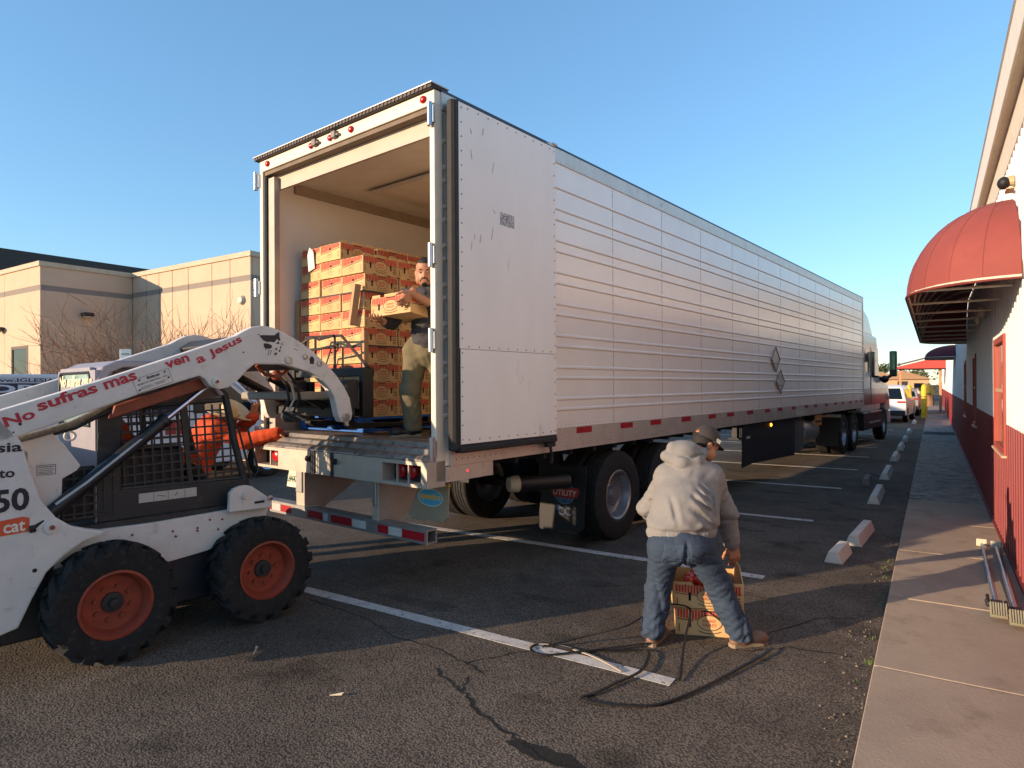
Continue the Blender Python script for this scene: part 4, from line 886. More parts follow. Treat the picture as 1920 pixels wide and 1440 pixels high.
# ---- lettering
XT = .6625
def arm_word(s, p, ang, w, h): letters('lettering', s, (XT, p[0], p[1]), (0, math.cos(ang), math.sin(ang)), (0, -math.sin(ang), math.cos(ang)), m_letr, ar, w=w, h=h, bold=.03)
arm_word('No', (-.985, 1.530), .35, .155, .062); arm_word('sufras', (-.825, 1.618), .355, .335, .068); arm_word('mas', (-.470, 1.745), .36, .20, .052)
arm_word('ven', (-.100, 1.885), .37, .165, .048); arm_word('a', (.108, 1.925), .40, .062, .046); arm_word('Jesus', (.205, 1.958), .50, .27, .072)
XD, YD = (0, math.cos(.36), math.sin(.36)), (0, -math.sin(.36), math.cos(.36)); p0 = (XT, -.282, 1.716)
dm = MB()
for a, b, c, d in ((0, 0, .24, .002), (0, .098, .24, .10), (0, 0, .002, .10), (.238, 0, .24, .10), (.03, .02, .11, .023), (.03, .03, .10, .033), (.13, .02, .19, .023), (.12, .03, .2, .033)): flat_poly(dm, [(a, b), (c, b), (c, d), (a, d)], p0, XD, YD)
put_text(dm, 'Bobcat', Vector(p0)+Vector(XD)*.09+Vector(YD)*.072, XD, YD, w=.085, h=.02, bold=.03); put_text(dm, 'BOBCAT CENTRAL, INC.', Vector(p0)+Vector(XD)*.02+Vector(YD)*.048, XD, YD, w=.20, h=.013, bold=.01)
for q in ((.01, .012), (.21, .03), (.2, .075), (.03, .075)): flat_poly(dm, [(q[0], q[1]), (q[0]+.016, q[1]+.006), (q[0]+.02, q[1]+.016), (q[0]+.004, q[1]+.012)], p0, XD, YD)
decal('dealer_sticker', dm, m_letk, ar)
# wildcat head emblem
p0 = (XT, .565, 2.0); A_ = (0, 1, 0); B_ = (0, 0, 1); dm = MB()
def em(pts): flat_poly(dm, [(a*.205, b*.19) for a, b in pts], p0, A_, B_)
em([(.0, .80), (.12, .83), (.45, .84), (.62, .86), (.66, .92), (.80, 1.0), (.80, .80), (.84, .66), (.78, .62), (.72, .70), (.66, .66), (.60, .56), (.45, .58), (.30, .56), (.15, .62)])
em([(.17, .50), (.33, .50), (.48, .44), (.50, .36), (.40, .28), (.28, .30), (.24, .22), (.22, .32), (.17, .36)])
em([(.66, .52), (.74, .60), (.80, .56), (.78, .50), (.72, .50)]); em([(.62, .30), (.68, .36), (.70, .28), (.66, .22)]); em([(.76, .22), (.84, .30), (.84, .20), (.78, .16)])
em([(.58, .10), (.68, .16), (.70, .08), (.62, .02)]); em([(.36, .24), (.38, .24), (.34, .0), (.32, .0)]); em([(.46, .24), (.48, .24), (.42, .04), (.40, .04)]); em([(.84, .54), (.96, .58), (.96, .56), (.84, .52)]); em([(.84, .48), (.98, .48), (.98, .46), (.84, .46)]); em([(.80, .36), (.86, .42), (.88, .36), (.84, .32)])
decal('wildcat_emblem', dm, m_letk, ar)
# tower lettering
tw_ = [c for c in ld.children if c.name.startswith('rear_tower')][0]
letters('lettering', 'sia', (XT, -1.030, 1.385), (0, 1, .0), (0, 0, 1), m_letk, tw_, w=.122, h=.055, bold=.025)
letters('lettering', 'to', (XT, -1.020, 1.236), (0, 1, .0), (0, 0, 1), m_letk, tw_, w=.075, h=.048, bold=.025)
letters('model_number', '50', (XT, -1.045, 1.035), (0, 1, .0), (0, 0, 1), m_letk, tw_, w=.17, h=.135, bold=.03)
dm = MB(); flat_poly(dm, [(-1.04, .896), (-.875, .905), (-.875, .985), (-.905, .998), (-1.04, .985)], (XT, 0, 0), A_, B_); decal('logo_patch', dm, mat('logo_orange', 'd0532f', .6, var=.1), tw_)
letters('logo_text', 'cat', (XT+.001, -1.000, .910), (0, 1, .03), (0, 0, 1), mat('logo_cream', 'dcd6c8', .6), tw_, w=.105, h=.062, bold=.02)
st_ = [c for c in ld.children if c.name.startswith('inner_tower')][0]
dm = MB()
for a, b, c, d in ((-.805, 1.215, -.705, 1.218), (-.805, 1.275, -.705, 1.278), (-.805, 1.215, -.802, 1.278), (-.708, 1.215, -.705, 1.278), (-.795, 1.264, -.715, 1.268), (-.795, 1.252, -.72, 1.255), (-.795, 1.242, -.715, 1.245), (-.795, 1.232, -.725, 1.235), (-.795, 1.224, -.72, 1.227)): flat_poly(dm, [(a, b), (c, b), (c, d), (a, d)], (.5015, 0, 0), A_, B_)
decal('warning_sticker', dm, m_letk, st_)
# ================================================================ produce boxes, pallet
m_card = mat('cardboard', 'cba673', .85, var=.07, vscale=5); m_cred = mat('print_red', 'bd4034', .8, var=.15, vscale=40); m_cdk = mat('print_brown', '4a3226', .8); m_chole = mat('handle_hole', '150d0a', .9)
vary(m_card, .10); vary(m_cred, .14)
BL, BS, BH = .432, .348, .168     # long side, short side, height
def box_print(mb, half_l, face, long_):
    """print on one face: pickets of red, a curved brown rule, oval mark, handle slots"""
    X, Y, p0 = face; w = half_l; rr = random.Random(5 if long_ else 9)
    n = 22 if long_ else 14; x = -w+.012; step = (2*w-.024)/n
    for k in range(n):
        a, b = x+k*step, x+(k+1)*step-.0045; top = BH-.004-.006*rr.random(); u = (a/w); bot = BH*(.56+.10*u*u if long_ else .64+.12*u)+rr.uniform(-.002, .002)
        flat_poly(mb, [(a, bot), (b, bot+.001), (b, top), (a, top)], p0, X, Y, 0)
    m = 12
    for k in range(m):
        a, b = -w+.01+k*(2*w-.02)/m, -w+.01+(k+1)*(2*w-.02)/m
        f = (lambda q: BH*(.545+.10*(q/w)**2)) if long_ else (lambda q: BH*(.60+.12*q/w))
        if long_ and abs(a+b)/2 < .085: continue
        flat_poly(mb, [(a, f(a)-.007), (b, f(b)-.007), (b, f(b)-.001), (a, f(a)-.001)], p0, X, Y, 1)
    P1 = Vector(p0)+(Vector(X).cross(Vector(Y)))*.0006
    if long_:
        flat_poly(mb, [(.075*math.cos(t), BH*.50+.046*math.sin(t)) for t in [2*math.pi*k/28 for k in range(28)]], P1, X, Y, 3)
        P2 = Vector(p0)+(Vector(X).cross(Vector(Y)))*.0012
        ring_poly(mb, 0, BH*.50, .078, .049, .0045, P2, X, Y, 28, 1)
        put_text(mb, 'SUNNY', P2+Vector(X)*-.045+Vector(Y)*(BH*.5+.002), X, Y, w=.085, h=.019, bold=.02, mi=0); put_text(mb, 'VALLEY', P2+Vector(X)*-.045+Vector(Y)*(BH*.5-.024), X, Y, w=.09, h=.019, bold=.02, mi=0)
        for q in (-.125, .125): flat_poly(mb, [(q-.009, BH*.32), (q, BH*.29), (q+.009, BH*.32), (q+.009, BH*.62), (q, BH*.66), (q-.009, BH*.62)], P2, X, Y, 2)
        flat_poly(mb, [(-.045, BH*.90), (.045, BH*.90), (.045, BH*.945), (-.045, BH*.945)], P2, X, Y, 2)
        ring_poly(mb, 0, BH*.42, .10, .055, .005, P2, X, Y, 16, 1, math.pi*1.25, math.pi*1.75)
        for k in range(4): flat_poly(mb, [(w-.065, BH*(.14+.1*k)), (w-.02, BH*(.14+.1*k)), (w-.02, BH*(.18+.1*k)), (w-.065, BH*(.18+.1*k))], P2, X, Y, 1)
        flat_poly(mb, [(-w+.02, .02), (-w+.026, .02), (-w+.026, .07), (-w+.02, .07)], P2, X, Y, 1)
    else:
        P2 = Vector(p0)+(Vector(X).cross(Vector(Y)))*.0012
        flat_poly(mb, [(.018*math.cos(t), BH*.70+.010*math.sin(t)) for t in [2*math.pi*k/14 for k in range(14)]], P2, X, Y, 2)
        ring_poly(mb, -.01, BH*.36, .038, .034, .0022, P2, X, Y, 22, 1); put_text(mb, 'SV', P2+Vector(X)*-.027+Vector(Y)*(BH*.32), X, Y, w=.034, h=.016, mi=0)
        for k in range(3): flat_poly(mb, [(w-.05, .03+.02*k), (w-.02, .03+.02*k), (w-.02, .034+.02*k), (w-.05, .034+.02*k)], P2, X, Y, 1)
def carton_body():
    mb = MB(); a, b = BS/2-.002, BL/2-.002
    mb.box((-a, -b, 0), (a, b, BH-.003))
    # standing tabs along the rim
    for sx in (-1, 1):
        for y0, y1 in ((-b+.01, -b+.10), (-.07, .07), (b-.10, b-.01)): mb.box((sx*a-(.004 if sx > 0 else 0), y0, BH-.004), (sx*a+(0 if sx > 0 else .004), y1, BH+.022))
    return mb.mesh('carton', bevel=.003)
def carton_print():
    mb = MB(); a, b = BS/2-.0012, BL/2-.0012
    box_print(mb, BS/2-.002, ((1, 0, 0), (0, 0, 1), (0, -b, 0)), False); box_print(mb, BS/2-.002, ((-1, 0, 0), (0, 0, 1), (0, b, 0)), False)
    box_print(mb, BL/2-.002, ((0, 1, 0), (0, 0, 1), (a, 0, 0)), True); box_print(mb, BL/2-.002, ((0, -1, 0), (0, 0, 1), (-a, 0, 0)), True)
    me = bpy.data.meshes.new('print'); me.from_pydata(mb.v, [], mb.f); me.update(); me.polygons.foreach_set('material_index', mb.m)
    for m in (m_cred, m_cdk, m_chole, m_card): me.materials.append(m)
    return me
cb_me, cp_me = carton_body(), carton_print()
def t2w(x, y, z=0):
    c, s = math.cos(TA), math.sin(TA); return (TO[0]+x*c-y*s, TO[1]+x*s+y*c, z)
def carton(loc, rz, label, group='tomato boxes stacked on the pallet', R=None):
    o = link('produce_box', cb_me, m_card); o.location = loc; o.rotation_euler = (0, 0, rz) if R is None else R
    link('printed_faces', cp_me, None, o)['kind'] = 'stuff'
    return tag(o, label, 'box', group)
ORD = ['bottom', 'second', 'third', 'fourth', 'fifth', 'sixth', 'seventh', 'eighth', 'ninth', 'tenth']
SX, SY, SZ = -2.395, .305, 1.462; PITCH_Z = .1745
cols = ['left', 'middle', 'right']
rs = random.Random(11)
for k in range(10):
    for i in range(3):
        for j in range(3):
            top = 10 if i < 2 else 9
            if k >= top: continue
            if not (j == 0 or i == 2 or k >= 8): continue
            if j > 0 and i < 2 and k < 9: continue
            x = SX+BS/2+i*(BS+.006)+rs.uniform(-.004, .004); y = SY+BL/2+j*(BL+.004)+rs.uniform(-.012, .010)
            if k == 9 and j == 0 and i == 1: y += .0
            row = ORD[k]+(' row from the pallet' if k else ' row on the pallet')
            if j == 0: lab = f'tomato box in the {cols[i]} column of the near stack\'s rear face, {ORD[k]} row up'
            else: lab = f'tomato box {"one" if j == 1 else "two"} back from the near stack\'s rear face, {cols[i]} column, {ORD[k]} row up'
            carton(t2w(x, y, SZ+k*PITCH_Z), TA+rs.uniform(-.025, .025), lab)
# second stack deeper inside, seen above and beside the first
for k in range(9):
    for j in range(2):
        x = -1.02; y = 1.72+BL/2+j*(BL+.004)
        carton(t2w(x-.02*rs.random(), y, SZ+k*PITCH_Z), TA+rs.uniform(-.012, .012), f'tomato box in the deeper stack behind the man, {"front" if j == 0 else "back"} column, {ORD[k]} row', 'tomato boxes in the deeper stack')
for j in range(2): carton(t2w(-1.36, 1.72+BL/2+j*(BL+.004), SZ+8*PITCH_Z), TA, f'tomato box on top of the deeper stack at its left, {"front" if j == 0 else "back"} one', 'tomato boxes in the deeper stack')
# pallets
m_blue = mat('pallet_blue', '1f5fae', .75, var=.2, vscale=12, col2='6f7f96', thr=.66)
def pallet(x0, y0, z0, label):
    t = thing('pallet', label, 'pallet', t2w(x0, y0, z0), TA)
    w, d = 1.06, 1.30
    for k in range(3): bx('bottom_board', (k*(w-.10)/2, 0, 0), (k*(w-.10)/2+.10, d, .018), m_blue, t, .002)
    for xx in (0, .48, w-.10):
        for yy in (0, .58, d-.14): bx('block', (xx, yy, .018), (xx+.10, yy+.14, .105), m_blue, t, .002)
    for yy in (0, .59, d-.10): bx('stringer_board', (0, yy, .105), (w, yy+.10, .122), m_blue, t, .002)
    for k in range(9): bx('deck_board', (k*(w-.09)/8, 0, .122), (k*(w-.09)/8+.09, d, .142), m_blue, t, .002)
    bx('bottom_cross_board', (.1, 0, .001), (w-.1, .09, .017), m_blue, t); return t
pallet(-2.40, .29, 1.316, 'blue wooden pallet under the near stack of tomato boxes')
pallet(-1.55, 1.66, 1.302, 'blue pallet under the deeper stack behind the man')
# corner boards, label, leaning board
m_cboard = mat('corner_board', 'b08a66', .85, var=.08)
def angle_board(h, w=.05):
    mb = MB(); mb.box((0, 0, 0), (w, .004, h)); mb.box((w-.004, .004, 0), (w, w, h)); return mb.mesh('corner_board')
o = link('corner_board', angle_board(.83), m_cboard); o.location = t2w(-1.365, .285, 1.465); o.rotation_euler = (0, 0, TA); tag(o, 'tan cardboard corner strip on the near stack corner, lower half', 'corner strip', 'cardboard corner strips')
o = link('corner_board', angle_board(1.0), m_cboard); o.location = t2w(-2.455, .285, 1.68); o.rotation_euler = (0, -.01, TA); tag(o, 'tan cardboard corner strip on the left edge of the near stack', 'corner strip', 'cardboard corner strips')
o = link('corner_board', angle_board(.40, .06), m_cboard); o.location = t2w(-1.50, .235, 2.36); o.rotation_euler = (-.06, .22, TA-.3); tag(o, 'broken cardboard corner strip leaning out from the box stack', 'corner strip', 'cardboard corner strips')
mb = MB(); mb.prism([(0, 0), (.10, .03), (.095, .20), (.04, .25), (.0, .17)], 'y', 0, .002); o = mb.build('shipping_label', mat('label_paper', 'd9d6cc', .8)); o.location = t2w(-2.24, .293, 2.96); o.rotation_euler = (.08, 0, TA+.1); tag(o, 'white paper label hanging on the upper left boxes', 'paper label')
m_row_gap = mat('dark_row_gap', '3a3531', .7)  # added dark strips: shade of the thin gaps between box rows, as colour
for z, lab in ((SZ+7*PITCH_Z-.006, 'upper dark strip standing in for a shaded row gap of the near box stack'), (SZ+4*PITCH_Z-.006, 'lower dark strip standing in for a shaded row gap of the near box stack')):
    P = [(-2.40, .297), (-1.325, .297), (-1.325, 1.55), (-2.40, 1.55)]
    mb = MB()
    for (a, b), (c, d) in zip(P, P[1:]+P[:1]):
        if b == d == 1.55 or a == c == -2.40: continue
        if b == d: mb.box((a, b-.002, z-.007), (c, b, z+.007))
        else: mb.box((a, b, z-.007), (a+.002, d, z+.007))
    o = mb.build('row_gap_strip', m_row_gap); o.location = TO; o.rotation_euler = (0, 0, TA); tag(o, lab, 'strap')
# ---- boxes on the asphalt
GA = .357
fc_, fs_ = math.cos(GA), math.sin(GA)
def gloc(a, b, z): return (-1.535+a*fc_-b*fs_, 4.435+a*fs_+b*fc_, z)
o = carton(gloc(.235, .19, .001), GA+math.pi/2, 'closed tomato box on the asphalt under the open box', 'boxes between the bending man\'s legs'); o.scale = (1.08, 1.08, 1.12)
# long face now looks towards -y of the rotated frame: turn so that +x face points to the camera
o.rotation_euler = (0, 0, GA-math.pi/2)
oc = thing('open_produce_box', 'open tomato box on top of the pair between the bending man\'s legs', 'box', gloc(.215, .19, .191), GA-math.pi/2+.06, 'boxes between the bending man\'s legs')
a, b = BS*1.1/2, BL*1.1/2; H = .185; m_in = mat('cardboard_inside', 'a8794a', .9, var=.06)
mb = MB(); mb.box((-a, -b, 0), (a, b, .006)); mb.build('base', m_in, oc)
mb = MB(); mb.prism([(-b, 0), (b, 0), (b, H), (.11, H), (.10, H*.86), (-.10, H*.86), (-.11, H), (-b, H)], 'x', a-.006, a); mb.build('near_wall', m_card, oc)
mb = MB(); mb.prism([(-b, 0), (b, 0), (b, H), (-b, H)], 'x', -a, -a+.006); mb.build('far_wall', m_card, oc)
mb = MB(); mb.prism([(-a+.006, 0), (a-.006, 0), (a-.006, H), (.10, H+.05), (.06, H+.085), (-.06, H+.085), (-.10, H+.05), (-a+.006, H)], 'y', -b, -b+.006); mb.build('gable_end', m_card, oc)
mb = MB(); mb.prism([(-a+.006, 0), (a-.006, 0), (a-.006, H), (.10, H+.05), (.06, H+.085), (-.06, H+.085), (-.10, H+.05), (-a+.006, H)], 'y', b-.006, b); mb.build('gable_end', m_card, oc)
pm_ = MB(); box_print(pm_, b-.004, ((0, 1, 0), (0, 0, 1), (a+.0008, 0, .005)), True); box_print(pm_, a-.006, ((1, 0, 0), (0, 0, 1), (0, -b-.0008, .005)), False)
me = bpy.data.meshes.new('print'); me.from_pydata(pm_.v, [], pm_.f); me.update(); me.polygons.foreach_set('material_index', pm_.m)
for m in (m_cred, m_cdk, m_chole, m_card): me.materials.append(m)
link('printed_faces', me, None, oc)['kind'] = 'stuff'
m_tom = mat('tomato_skin', 'c8361a', .28, var=.12, vscale=14, coat=.2); m_stem = mat('tomato_stem', '4a5a26', .8)
tmb = MB(); tmb.lathe([(0, .026), (.012, .030), (.026, .026), (.035, .008), (.036, -.004), (.030, -.020), (.016, -.030), (0, -.032)], (0, 0, 0), (0, 0, 1), 18); tme = tmb.mesh('tomato', smooth=80)
smb = MB()
for k in range(5):
    a_ = 2*math.pi*k/5; smb.add([(0, 0, .029), (.004*math.cos(a_+.8), .004*math.sin(a_+.8), .030), (.018*math.cos(a_), .018*math.sin(a_), .030), (.004*math.cos(a_-.8), .004*math.sin(a_-.8), .030)], [(0, 1, 2, 3)])
sme = smb.mesh('stem')
pos = [(.06, -.12), (.02, -.05), (.07, .02), (.0, .06), (.08, .10), (-.05, -.1), (-.06, .0), (-.02, .13), (.12, -.03), (-.10, .08), (-.11, -.06), (.13, .06)]
rot = Matrix.Rotation(GA-math.pi/2+.06, 3, 'Z'); base_ = Vector(gloc(.215, .19, .191))
names = ['at the left of', 'left of the middle of', 'in the front middle of', 'in the middle of', 'at the front right of', 'behind left in', 'behind the middle of', 'at the back right of', 'pressed to the front wall of', 'deep right in', 'deep left in', 'by the front right wall of']
for (x, y), nm in zip(pos, names):
    o = link('tomato', tme, m_tom); o.location = base_+rot @ Vector((x, y, .150+rs.uniform(-.012, .022))); o.rotation_euler = (rs.uniform(-.6, .6), rs.uniform(-.6, .6), rs.uniform(0, 6)); o.scale = [rs.uniform(.9, 1.12)]*3
    link('stem', sme, m_stem, o); tag(o, f'ripe red tomato {nm} the open box', 'tomato', 'tomatoes in the open box')
# ---- black strap lying in loops
def smooth_path(P, n=8):
    P = [Vector(p) for p in P]; out_ = []
    for i in range(len(P)-1):
        p0, p1, p2, p3 = P[max(i-1, 0)], P[i], P[i+1], P[min(i+2, len(P)-1)]
        for k in range(n):
            t = k/n; out_.append(.5*((2*p1)+(-p0+p2)*t+(2*p0-5*p1+4*p2-p3)*t*t+(-p0+3*p1-3*p2+p3)*t**3))
    return out_+[P[-1]]
m_hose = mat('black_strap', '1c1a1a', .5, var=.25, vscale=25, col2='5a4a3c', thr=.62)
st1 = [(-1.60, 4.12, .03), (-1.9, 3.82, .02), (-2.12, 3.62, .012), (-2.25, 3.66, .012), (-2.22, 3.78, .012), (-2.0, 3.80, .012), (-1.8, 3.90, .012), (-1.62, 4.02, .015), (-1.55, 3.98, .02), (-1.50, 3.72, .02), (-1.56, 3.52, .015), (-1.62, 3.32, .012), (-1.66, 3.24, .012), (-1.60, 3.22, .012), (-1.45, 3.27, .012), (-1.28, 3.38, .012), (-1.16, 3.62, .012), (-1.05, 3.95, .012), (-.93, 4.35, .02), (-.90, 4.5, .02)]
mb = MB(); mb.tube(smooth_path(st1), .01, flat=(.009, .003)); tag(mb.build('load_strap', m_hose), 'long black load strap lying in loops on the asphalt by the white line', 'strap')
st2 = [(-1.75, 3.98, .10), (-1.63, 4.36, .20), (-1.55, 4.40, .22), (-1.44, 4.42, .215), (-1.40, 4.36, .19), (-1.38, 4.2, .1), (-1.35, 4.05, .04), (-1.28, 3.80, .012), (-1.27, 3.72, .012)]
st2 = [(-2.2, 3.72, .012), (-1.98, 3.92, .06), (-1.74, 4.05, .14)]+st2[1:]
mb = MB(); mb.tube(smooth_path(st2), .01, flat=(.007, .003)); tag(mb.build('load_strap', m_hose), 'black strap end arching over the boxes and past the man\'s left leg', 'strap')
mb = MB(); mb.tube(smooth_path([(-2.30, 3.70, .012), (-2.15, 3.80, .012), (-1.9, 3.78, .012), (-1.72, 3.72, .012), (-1.60, 3.66, .012)]), .01, flat=(.008, .003)); tag(mb.build('load_strap', mat('pale_strap', 'a89c8c', .7)), 'short pale grey strap end beside the black loops', 'strap')
# ---- two cargo bars on the sidewalk
m_chrome = mat('bar_steel', 'aeb0b8', .3, .85, var=.1, vscale=20); m_foot = mat('bar_foot', '8f8a74', .7, var=.15)
def cargo_bar(p, q, lab):
    p, q = Vector(p), Vector(q); d = (q-p).normalized(); r = Vector((-d.y, d.x, 0))
    t = thing('cargo_bar', lab, 'cargo bar', p, 0, 'steel cargo bars on the sidewalk')
    L_ = (q-p).length
    def pt(a, b=0, c=0): return tuple(d*a+r*b+Vector((0, 0, c)))
    mb = MB(); mb.cyl(pt(.1), pt(L_*.62), .020, n=14); mb.build('outer_tube', m_chrome, t, smooth=40)
    mb = MB(); mb.cyl(pt(L_*.60), pt(L_-.06), .015, n=14); mb.build('inner_tube', m_chrome, t, smooth=40)
    mb = MB(); mb.box((-.045, -.01, -.03), (.045, .015, .045), 0, Matrix.Rotation(math.atan2(-d.x, d.y), 3, 'Z'), (0, 0, 0)); mb.v = [tuple(Vector(v)+d*L_) for v in mb.v]; mb.build('end_pad', mat('pad_white', 'c2bba6', .7), t, .006)
    ang = math.atan2(-d.x, d.y)
    def foot(off, tilt, nm):
        mb = MB(); mb.box((-.05, -.01, -.055), (.05, .01, .055))
        for k in range(7): mb.box((-.048+.0145*k, -.022, -.052), (-.040+.0145*k, -.01, .052))
        R_ = Matrix.Rotation(ang, 3, 'Z') @ Matrix.Rotation(tilt, 3, 'X'); mb.v = [tuple(R_ @ Vector(v)+Vector(pt(*off))) for v in mb.v]; mb.build(nm, m_foot, t)
    foot((.06, 0, .02), -.9, 'foot_pad')
    mb = MB(); mb.box((-.035, .12, -.02), (.035, .30, .03), 0, Matrix.Rotation(ang, 3, 'Z'), (0, 0, 0)); mb.cyl(pt(.22, .05, .02), pt(.40, .05, .03), .012, n=8); mb.sphere(pt(.2, .05, .02), .022, 8, 6); mb.sphere(pt(.28, .055, .02), .018, 8, 6); mb.build('ratchet', m_dark, t, .003)
    return t
cargo_bar((.375, 5.62, .135), (.405, 8.15, .12), 'silver cargo bar crossing over the other, its foot farther left')
cargo_bar((.475, 5.50, .135), (.52, 8.10, .12), 'silver cargo bar nearer the red wall, with a ridged foot towards the camera')
# ================================================================ people (continuous surfaces from blended limb volumes)
def nets(F, o, h):
    """surface nets: vertices and quads of the zero level of the sampled field F"""
    ins = F < 0; nx, ny, nz = F.shape
    acc = np.zeros((nx-1, ny-1, nz-1, 3)); cnt = np.zeros((nx-1, ny-1, nz-1))
    offs = [(a, b, c) for a in (0, 1) for b in (0, 1) for c in (0, 1)]
    def sl(o_): return tuple(slice(k, k+n-1) for k, n in zip(o_, (nx, ny, nz)))
    for ax in range(3):
        for oc in offs:
            if oc[ax]: continue
            o2 = list(oc); o2[ax] = 1
            a, b = F[sl(oc)], F[sl(o2)]; cr = (a < 0) != (b < 0)
            t = np.where(cr, a/np.where(cr, a-b, 1), 0)
            for q in range(3): acc[..., q] += np.where(cr, oc[q]+(t if q == ax else 0), 0)
            cnt += cr
    act = cnt > 0; vid = -np.ones(act.shape, int); idx = np.argwhere(act); vid[act] = np.arange(len(idx))
    V = (idx+acc[act]/cnt[act][:, None])*h+np.array(o)
    Q = []
    for ax in range(3):
        b1, b2 = (ax+1) % 3, (ax+2) % 3
        a = [slice(None)]*3; b = [slice(None)]*3; a[ax] = slice(0, -1); b[ax] = slice(1, None)
        cr = ins[tuple(a)] != ins[tuple(b)]; P = np.argwhere(cr)
        P = P[(P[:, b1] > 0) & (P[:, b2] > 0) & (P[:, b1] < F.shape[b1]-1) & (P[:, b2] < F.shape[b2]-1)]
        e1 = np.eye(3, dtype=int)[b1]; e2 = np.eye(3, dtype=int)[b2]
        q = np.stack([vid[tuple((P-e1-e2).T)], vid[tuple((P-e2).T)], vid[tuple(P.T)], vid[tuple((P-e1).T)]], 1)
        fl = ~ins[tuple(P.T)]; q[fl] = q[fl][:, ::-1]; Q.append(q)
    return V, np.concatenate(Q)
def sd_cap(P, a, b, ra, rb):
    a, b = np.array(a, float), np.array(b, float); d = b-a; L2 = max((d**2).sum(), 1e-9)
    t = np.clip(((P-a) @ d)/L2, 0, 1); return np.linalg.norm(P-(a+t[..., None]*d), axis=-1)-(ra+(rb-ra)*t)
def sd_ell(P, c, r, R=None):
    q = P-np.array(c); 
    if R is not None: q = q @ np.array(R)
    r = np.array(r, float); k0 = np.linalg.norm(q/r, axis=-1); k1 = np.linalg.norm(q/(r*r), axis=-1); return k0*(k0-1)/np.maximum(k1, 1e-6)
def smin(a, b, k):
    h = np.clip(.5+.5*(b-a)/k, 0, 1); return b+(a-b)*h-k*h*(1-h)
def union(P, prims, k=.03):
    d = None
    for p in prims:
        kk = k
        if p[0] == 'c': v = sd_cap(P, *p[1:5]); kk = p[5] if len(p) > 5 else k
        else: v = sd_ell(P, p[1], p[2], p[3] if len(p) > 3 else None); kk = p[4] if len(p) > 4 else k
        d = v if d is None else smin(d, v, kk)
    return d
def folds(P, amp, seed=0, k=(1, 1, 1), f=85):
    """slack-cloth wrinkles: warped ridged waves"""
    r = np.random.RandomState(seed); d = 0
    W_ = P*np.array(k)
    for j in range(4):
        v = r.normal(size=3); v /= np.linalg.norm(v); u_ = r.normal(size=3); ff = f*(.6+.5*j)
        ph = W_ @ v*ff+2.2*np.sin(W_ @ u_*ff*.35+r.rand()*6)+r.rand()*6
        d = d+(1-np.abs(np.sin(ph*.5))*2)*amp/(1+.7*j)
    return d
def grow(name, field, lo, hi, h, m, parent, smooth=True):
    lo = np.array(lo)-h*2; hi = np.array(hi)+h*2; n = np.ceil((hi-lo)/h).astype(int)+1
    g_ = np.stack(np.meshgrid(*[lo[i]+h*np.arange(n[i]) for i in range(3)], indexing='ij'), -1)
    V, Q = nets(field(g_), lo, h)
    me = bpy.data.meshes.new(name); me.from_pydata(V.tolist(), [], Q.tolist()); me.update(); me.polygons.foreach_set('use_smooth', [True]*len(me.polygons))
    return link(name, me, m, parent) if parent is not None else me
def bounds(prims, pad=.03):
    lo, hi = [], []
    for p in prims:
        if p[0] == 'c':
            for q, r in ((p[1], p[3]), (p[2], p[4])): lo.append(np.array(q)-r); hi.append(np.array(q)+r)
        else: r = max(p[2]); lo.append(np.array(p[1])-r); hi.append(np.array(p[1])+r)
    return np.min(lo, 0)-pad, np.max(hi, 0)+pad
def frame_from(fwd, up=(0, 0, 1)):
    """columns: right, forward, up of a head or hand"""
    f = Vector(fwd).normalized(); r = f.cross(Vector(up)).normalized(); u = r.cross(f); return np.array([[r.x, f.x, u.x], [r.y, f.y, u.y], [r.z, f.z, u.z]])
HEADP = [('e', (0, -.012, .050), (.076, .094, .088)), ('e', (0, .020, -.025), (.064, .076, .085), None, .03), ('e', (0, .058, -.072), (.036, .034, .034), None, .035), ('e', (.058, .03, -.05), (.02, .045, .04), None, .03), ('e', (-.058, .03, -.05), (.02, .045, .04), None, .03),
         ('c', (0, .086, .010), (0, .108, -.022), .009, .014, .012), ('e', (.015, .094, -.026), (.011, .012, .010), None, .008), ('e', (-.015, .094, -.026), (.011, .012, .010), None, .008), ('c', (-.045, .074, .028), (.045, .074, .028), .012, .012, .02),
         ('c', (-.02, .090, -.054), (.02, .090, -.054), .006, .006, .008), ('c', (-.016, .088, -.063), (.016, .088, -.063), .007, .007, .008),
         ('e', (.077, -.008, -.005), (.010, .022, .032), None, .006), ('e', (-.077, -.008, -.005), (.010, .022, .032), None, .006)]
def head_field(c, R, sc=1.0, extra=()):
    c = np.array(c)
    def f(P):
        q = ((P-c) @ R)/sc; d = union(q, HEADP, .025)
        for x in (-.032, .032): d = np.maximum(d, -sd_ell(q, (x, .098, .010), (.017, .014, .010)))
        return d*sc
    return f
def head(root, c, fwd, up=(0, 0, 1), sc=1.0, m=None):
    R = frame_from(fwd, up); c = np.array(c); f = head_field(c, R, sc)
    me = grow('head', f, c-.155, c+.155, .0065, None, None)
    return me, R
def place(R, c, p): return tuple(np.array(c)+R @ np.array(p))
def shrink(prims, k=.022):
    return [('c', p[1], p[2], max(p[3]-k, .02), max(p[4]-k, .02))+tuple(p[5:]) if p[0] == 'c' else ('e', p[1], tuple(max(r-k, .02) for r in p[2]))+tuple(p[3:]) for p in prims]
def inner(prims, k=.022):
    q = shrink(prims, k); lo, hi = bounds(q); return grow('inner', lambda P: union(P, q, .03), lo, hi, .016, None, None)
